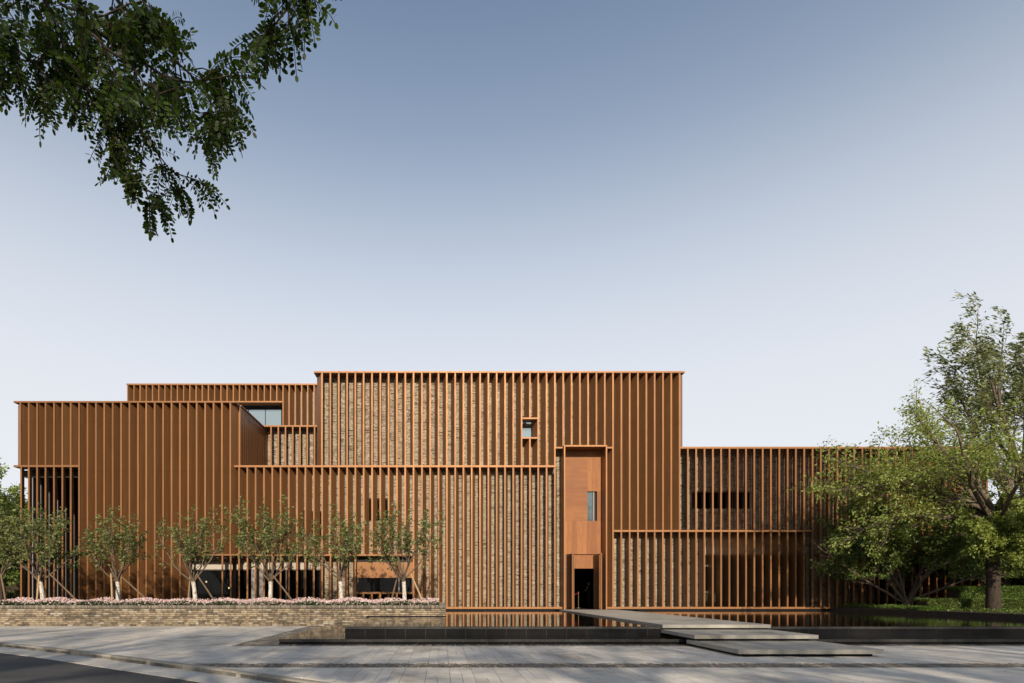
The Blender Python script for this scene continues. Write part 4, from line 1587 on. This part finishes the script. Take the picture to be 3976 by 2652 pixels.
rg = np.random.default_rng(402)
out = newout()
b = np.array([25.5, 31.2, .6])
P3 = dict(n=[7, 5, 4, 3], wob=[.10, .15, .18, .2], trop=[.05, .02, .0, -.02], tap=.35, kids=[7, 6, 4], t0=[.35, .2, .2], ang=[.6, .7, .8], len=[.5, .5, .5], rk=.5, flat=.3,
          leaves=10, lsize=.16, droop=.4, scat=.08)
for a, e, L in ((175, 30, 4.5), (195, 42, 4.6), (160, 52, 5.0), (10, 52, 5.2), (350, 62, 5.0), (215, 58, 4.2), (100, 60, 4.0), (20, 40, 4.4), (340, 30, 4.6), (290, 55, 4), (60, 45, 4.2)):
    a, e = RAD(a), RAD(e)
    grow(rg, b + np.array([0, 0, .35]), np.array([math.cos(a) * math.cos(e), math.sin(a) * math.cos(e), math.sin(e)]), L, .085, 0, P3, out)
trunk = ([b, b + np.array([.0, 0, .3]), b + np.array([0, 0, .55])], [.22, .2, .14], 0)
finish_tree("low_branching_tree", "low dark leaved tree forking from the ground beside pool edging", "tree", tuple(b), out, trunk, M['bark'], M['bark'], M['leaf_dark'], .55, rg,
            cull=lambda p: (p[:, 2] > 2.3) & (p[:, 0] > 20.9))

rg = np.random.default_rng(403)
out = newout()
b = np.array([27.3, 25.2, .6])
P4 = dict(P3); P4.update(leaves=22, lsize=.125)
for a, e, L in ((180, 25, 2.8), (200, 45, 2.6), (150, 50, 2.4), (90, 60, 2.4), (0, 40, 2.6), (270, 50, 2.4), (170, 5, 2.6)):
    a, e = RAD(a), RAD(e)
    grow(rg, b + np.array([0, 0, 2.2]), np.array([math.cos(a) * math.cos(e), math.sin(a) * math.cos(e), math.sin(e)]), L, .05, 0, P4, out)
trunk = ([b, b + np.array([.0, 0, 1.2]), b + np.array([.05, 0, 2.4])], [.09, .08, .06], 0)
finish_tree("small_maple", "small bright leaved tree partly hiding the thick garden trunk", "tree", tuple(b), out, trunk, M['bark'], M['bark'], M['leaf_bright'], .62, rg)

rg = np.random.default_rng(404)
P2 = dict(n=[8, 6, 5, 3], wob=[.08, .12, .15, .18], trop=[.06, .03, .02, -.03], tap=.3, kids=[7, 5, 4], t0=[.35, .2, .2], ang=[.5, .6, .7], len=[.36, .5, .5], rk=.5, wind=(-.10, 0, 0),
          leaves=5, lsize=.40, droop=.2, scat=.14, lwind=(-1.1, 0, 0))
for q, (bx_, by_, h) in enumerate(((45.2, 44.0, 20.5), (55, 50, 22))):
    out = newout()
    b = np.array([bx_, by_, 0.])
    for j, (a, e, L, hh) in enumerate(((175, 50, 10.5, .38), (190, 60, 10.5, .45), (160, 70, 11, .50), (90, 70, 8, .5), (10, 55, 8.5, .42), (270, 65, 8, .45), (180, 42, 7.5, .33), (200, 80, 9, .55), (185, 68, 9.5, .5))):
        a, e = RAD(a), RAD(e)
        grow(rg, b + np.array([0, 0, h * hh]), np.array([math.cos(a) * math.cos(e), math.sin(a) * math.cos(e), math.sin(e)]), L, .16, 0, P2, out)
    trunk = ([b, b + np.array([.1, 0, h * .25]), b + np.array([0, .1, h * .5]), b + np.array([.2, 0, h * .8]), b + np.array([.1, 0, h * .98])], [.42, .36, .26, .14, .03], 0)
    finish_tree("tall_willow", ["tall willow like tree with windblown leaves rising above the roofline", "second tall windblown tree standing farther behind the wing"][q], "tree", tuple(b), out, trunk, M['bark'], M['bark'], M['leaf_pale'], .28, rg)

# --- trees past the left end of the building
rg = np.random.default_rng(405)
P5 = dict(P1); P5.update(kids=[7, 6, 4], leaves=12, lsize=.30, scat=.16, flat=0)
for q, (bx_, by_, h) in enumerate(((-37.0, 47, 13.5), (-33.5, 41, 6.5), (-42, 52, 11.5))):
    out = newout()
    b = np.array([bx_, by_, 0.])
    for j in range(9):
        a, e = j * .7 + rg.uniform(-.2, .2), RAD(rg.uniform(10, 75))
        grow(rg, b + np.array([0, 0, h * rg.uniform(.22, .5)]), np.array([math.cos(a) * math.cos(e), math.sin(a) * math.cos(e), math.sin(e)]), h * .45, .12, 0, P5, out)
    trunk = ([b, b + np.array([.1, 0, h * .3]), b + np.array([0, .1, h * .6])], [.26, .2, .1], 0)
    finish_tree("background_tree", ["taller green tree behind the loggia end of the building", "lower dense green tree beside the loggia", "dark green tree farthest past the loggia"][q], "tree", tuple(b), out, trunk, M['bark'], M['bark'], [M['leaf_bright'], M['leaf_dark'], M['leaf_dark']][q], .5, rg)


# --- hedges
def hedge(name, x0, x1, y0, y1, z0, z1, n, size, label, mat, seed, cat="hedge", kind=None):
    rg = np.random.default_rng(seed)
    t = empty(name, ((x0 + x1) / 2, y0, z0))
    tag(t, label, cat, kind=kind)
    i = .10
    MB().box(x0 + i, x1 - i, y0 + i, y1 - i, z0, max(z0 + .02, z1 - i - .04)).build("core", M['soil'], t)
    u = rg.random((n, 3))
    p = np.stack([x0 + u[:, 0] * (x1 - x0), y0 + u[:, 1] * (y1 - y0), z0 + u[:, 2] * (z1 - z0)], 1)
    face = rg.random(n)
    dp = np.abs(rg.normal(0, .06, n))
    p[:, 1] = np.where(face < .5, y0 + dp, p[:, 1])
    p[:, 2] = np.where(face >= .5, z1 - dp + .04 * np.sin(p[:, 0] * 5), p[:, 2])
    a = rg.normal(size=(n, 3)) * .6 + np.array([0, -.35, .7])
    tag(mobj("foliage", leaves_mesh("foliage", p, a, rg.uniform(.6, 1.2, n) * size, mat, .55, rg), t), kind="stuff")


hedge("clipped_hedge", 27.0, 36.5, 29.6, 30.6, .6, 1.78, 22000, .10, "taller clipped hedge behind the thick garden trunk", M['leaf_hedge'], 1)
hedge("clipped_hedge", 24.2, 36.5, 28.3, 29.2, .6, 1.18, 18000, .09, "knee high clipped hedge running in front of the taller hedge", M['leaf_dark'], 2)
hedge("ground_cover", 23.72, 36.5, 14.0, 28.2, .6, .74, 16000, .09, "low leafy ground cover filling the garden bed beside the pool", M['leaf_hedge'], 3, "plants", "stuff")
hedge("boundary_hedge", 30.0, 52.0, 38.0, 39.5, 0.0, 4.2, 16000, .22, "tall dark boundary hedge far behind the garden bed", M['leaf_dark'], 7)
hedge("boundary_hedge", -62.0, -26.5, 48.0, 49.5, 0.0, 3.6, 14000, .22, "tall boundary hedge past the loggia end of the building", M['leaf_dark'], 8)
hedge("ground_cover", 23.72, 25.0, 28.25, 34.0, .6, .80, 5000, .09, "low leafy ground cover at the foot of the wing", M['leaf_hedge'], 4, "plants", "stuff")

# ================================================================== SMALL THINGS IN THE DOORWAY AND ROOMS
sx, sy = X(2246, 37.4), 37.4
st = empty("rope_stanchion", (sx, sy, .497))
tag(st, "slim polished barrier post standing inside the dark doorway", "barrier post")
MB().lathe([(0, .497), (.16, .497), (.16, .515), (.06, .54), (.022, .56)], sx, sy, 20).build("base", M['brass'], st)
MB().lathe([(.019, .555), (.019, 1.46)], sx, sy, 12).build("post", M['brass'], st)
MB().lathe([(.019, 1.44), (.034, 1.45), (.034, 1.49), (.02, 1.50), (.03, 1.53), (.026, 1.56), (0, 1.575)], sx, sy, 12).build("finial", M['brass'], st)
rp = [(sx - .03 - i * .12, sy, 1.46 - .32 * math.sin(min(1, i / 10) * math.pi * .8) * (i / 10) ** .4 if i else 1.46) for i in range(9)]
rp_o = MB().tube(rp, [.02] * 9, 8).build("barrier_rope", M['rope'])
tag(rp_o, "red velvet rope hanging from the barrier post in the doorway", "rope")

# a person standing in the hall
px_, py_, pz_ = X(2287, 37.9), 37.9, .497


def skin_person():
    root = empty("person", (px_, py_, pz_))
    tag(root, "person in dark suit standing in the dark hall with forearms raised", "person")
    J = {'pel': (0, 0, .93), 'sp': (0, 0, 1.15), 'ch': (-.01, 0, 1.38), 'nk': (-.015, 0, 1.50), 'hd': (-.03, 0, 1.60), 'hd2': (-.035, 0, 1.71),
         'shl': (0, -.19, 1.42), 'ell': (-.03, -.25, 1.14), 'wrl': (-.22, -.16, 1.20), 'shr': (0, .19, 1.42), 'elr': (-.02, .25, 1.13), 'wrr': (-.24, .12, 1.10),
         'hpl': (0, -.10, .88), 'knl': (-.02, -.11, .49), 'anl': (.02, -.11, .09), 'tol': (-.14, -.12, .035), 'hpr': (0, .10, .88), 'knr': (-.03, .11, .49), 'anr': (.03, .11, .09), 'tor': (-.12, .12, .035)}
    R = dict(pel=.15, sp=.135, ch=.16, nk=.058, hd=.085, hd2=.085, shl=.075, ell=.052, wrl=.036, shr=.075, elr=.052, wrr=.036, hpl=.10, knl=.065, anl=.045, tol=.04, hpr=.10, knr=.065, anr=.045, tor=.04)
    E = [('pel', 'sp'), ('sp', 'ch'), ('ch', 'nk'), ('nk', 'hd'), ('hd', 'hd2'), ('ch', 'shl'), ('shl', 'ell'), ('ell', 'wrl'), ('ch', 'shr'), ('shr', 'elr'), ('elr', 'wrr'),
         ('pel', 'hpl'), ('hpl', 'knl'), ('knl', 'anl'), ('anl', 'tol'), ('pel', 'hpr'), ('hpr', 'knr'), ('knr', 'anr'), ('anr', 'tor')]
    names = list(J); idx = {k: i for i, k in enumerate(names)}
    V, EE, RR = [J[k] for k in names], [(idx[a], idx[b]) for a, b in E], [R[k] for k in names]
    # five fingers on each hand
    for wn_, sg in (('wrl', 1), ('wrr', -1)):
        wv = Vector(J[wn_])
        pi_ = len(V); V.append(tuple(wv + Vector((-.055, 0, .01)))); RR.append(.034); EE.append((idx[wn_], pi_))
        for f_ in range(4):
            o1 = wv + Vector((-.095, (f_ - 1.5) * .02, .012)); o2 = o1 + Vector((-.035 - .006 * (f_ in (1, 2)), 0, -.004)); o3 = o2 + Vector((-.018, 0, -.02))
            i0 = len(V)
            V += [tuple(o1), tuple(o2), tuple(o3)]; RR += [.010, .009, .008]
            EE += [(pi_, i0), (i0, i0 + 1), (i0 + 1, i0 + 2)]
        i0 = len(V)
        V += [tuple(wv + Vector((-.06, sg * .035, .03))), tuple(wv + Vector((-.09, sg * .03, .045)))]; RR += [.011, .009]
        EE += [(pi_, i0), (i0, i0 + 1)]
    me = bpy.data.meshes.new("body"); me.from_pydata(V, EE, []); me.update()
    ob = bpy.data.objects.new("body", me); link(ob, (px_, py_, pz_), root)
    sk = ob.modifiers.new("skin", 'SKIN')
    for i, sv in enumerate(me.skin_vertices[0].data): sv.radius = (RR[i], RR[i]); sv.use_root = (i == 0)
    sb = ob.modifiers.new("sub", 'SUBSURF'); sb.levels = 1; sb.render_levels = 2
    t = NT("clothed_body")
    tc = t.n("ShaderNodeTexCoord"); sx_ = t.n("ShaderNodeSeparateXYZ"); t.l(tc.outputs["Object"], sx_.inputs[0])
    head = t.math('GREATER_THAN', sx_.outputs[2], 1.51)
    hand = t.math('MULTIPLY', t.math('LESS_THAN', sx_.outputs[0], -.20), t.math('GREATER_THAN', sx_.outputs[2], .8))
    c = t.mix(t.math('MAXIMUM', head, hand), (.02, .02, .024), (.50, .33, .25))
    t.principled(c, .75, .2)
    me.materials.append(t.m)
    hr = MB()
    hr.lathe([(.0, 1.80), (.055, 1.79), (.088, 1.755), (.098, 1.70), (.094, 1.64), (.08, 1.60)], .012, 0, 14)
    hr.build("hair", M['hair'], root, (px_, py_, pz_))
    fc = MB()
    fc.tube([(-.115, 0, 1.685), (-.132, 0, 1.65), (-.115, 0, 1.642)], [.008, .014, .012], 6)
    for s_ in (-1, 1): fc.tube([(-.02, s_ * .085, 1.63), (-.015, s_ * .095, 1.66), (-.02, s_ * .086, 1.69)], [.012, .018, .012], 6)
    fc.build("nose_and_ears", M['skin'], root, (px_, py_, pz_))
    ey = MB()
    for s_ in (-1, 1): ey.tube([(-.112, s_ * .032, 1.69), (-.119, s_ * .032, 1.69)], [.010, .006], 8)
    ey.tube([(-.116, -.022, 1.60), (-.118, 0, 1.60), (-.116, .022, 1.60)], [.005, .006, .005], 6)
    ey.build("eyes_and_mouth", M['hair'], root, (px_, py_, pz_))
    sh = MB().prism([(-.155, -.035), (-.16, 0), (-.155, .035), (-.12, .04), (-.12, -.04)], 1.25, 1.45)
    sh.build("shirt", M['shirt'], root, (px_, py_, pz_))


skin_person()

# pale upholstered chairs behind the wing glazing
for q, (pxc, lab) in enumerate(((2721, "cream upholstered chair behind the wing's glass beside the casement frame"), (2752, "second cream chair behind the wing's glass"), (2778, "third cream chair behind the wing's glass, deepest among the fins"))):
    yy = 36.3
    cx = X(pxc, yy)
    ch = empty("upholstered_chair", (cx, yy, .5)); tag(ch, lab, "chair", "cream chairs inside the wing")
    MB().box(cx - .22, cx + .22, yy - .25, yy + .22, .90, 1.0).build("seat", M['cream'], ch)
    MB().prism([(cx - .21, yy + .20), (cx + .21, yy + .20), (cx + .19, yy + .28), (cx - .19, yy + .28)], .98, 1.44).build("backrest", M['cream'], ch)
    for a in (-.19, .15):
        for b in (-.22, .17):
            MB().box(cx + a, cx + a + .04, yy + b, yy + b + .04, .5, .898).build("leg", M['bronze'], ch)

# --- dense shrubs and small trees behind the garden bed
rg = np.random.default_rng(406)
P6 = dict(P1); P6.update(kids=[7, 6, 4], leaves=12, lsize=.22, scat=.14, flat=0)
for q, (bx_, by_, h, lab) in enumerate(((33.2, 33.5, 6.0, "dense garden shrub tree behind the taller clipped hedge"), (38.5, 36, 7.5, "dense shrub tree past the wing's end, behind the garden"), (36, 30, 5.0, "rounded garden shrub beyond the thick trunk"))):
    out = newout()
    b = np.array([bx_, by_, .5])
    for j in range(10):
        a, e = j * .63 + rg.uniform(-.2, .2), RAD(rg.uniform(5, 75))
        grow(rg, b + np.array([0, 0, h * rg.uniform(.12, .5)]), np.array([math.cos(a) * math.cos(e), math.sin(a) * math.cos(e), math.sin(e)]), h * .5, .07, 0, P6, out)
    trunk = ([b, b + np.array([.05, 0, h * .25]), b + np.array([0, .05, h * .5])], [.14, .11, .06], 0)
    finish_tree("garden_shrub", lab, "shrub", tuple(b), out, trunk, M['bark'], M['bark'], M['leaf_dark'], .5, rg)

# glowing globe lamps hanging in the glazed room
t = NT("lamp_globe")
em = t.n("ShaderNodeEmission"); em.inputs[0].default_value = (1.0, .72, .38, 1); em.inputs[1].default_value = 2.2
t.l(em.outputs[0], t.out.inputs[0])
for q, (pxl, pyl, yy, lab) in enumerate(((801, 2259, 37.0, "small lit globe lamp hanging highest in the glazed ground floor room"), (780, 2291, 37.6, "small lit globe lamp hanging low in the glazed ground floor room"), (889, 2283, 37.2, "small lit globe lamp hanging beside the bronze pier"))):
    lx, lz = X(pxl, yy), Z(pyl, yy)
    la_ = empty("globe_lamp", (lx, yy, lz)); tag(la_, lab, "lamp", "globe lamps in the glazed room")
    MB().lathe([(0, lz - .06), (.042, lz - .042), (.06, lz), (.042, lz + .042), (0, lz + .06)], lx, yy, 12).build("globe", t.m, la_)
    MB().box(lx - .006, lx + .006, yy - .006, yy + .006, lz + .055, Z(2211, YB) - .01).build("cable", M['bronze'], la_)

# a few fallen leaves on the paving
rg = np.random.default_rng(9)
n = 140
fx, fy = rg.uniform(-9, 17, n), rg.uniform(9.3, 16.6, n)
k = np.array([on_plaza(a, b - .4) and b > kerb_y(a) + .3 and not (6.8 < a < 10.8 and b > 13.2) for a, b in zip(fx, fy)])
lp = np.stack([fx, fy, np.full(n, .006)], 1)[k]
o = mobj("fallen_leaves", leaves_mesh("fallen_leaves", lp, np.stack([rg.normal(size=n), rg.normal(size=n), rg.uniform(0, .25, n)], 1)[k], rg.uniform(.025, .05, n)[k], M['leaf_pale'], .55, rg, nrm=np.stack([rg.normal(size=n) * .3, rg.normal(size=n) * .3, np.ones(n)], 1)[k]))
tag(o, "scattered small fallen leaves on the plaza paving", "leaves", kind="stuff")
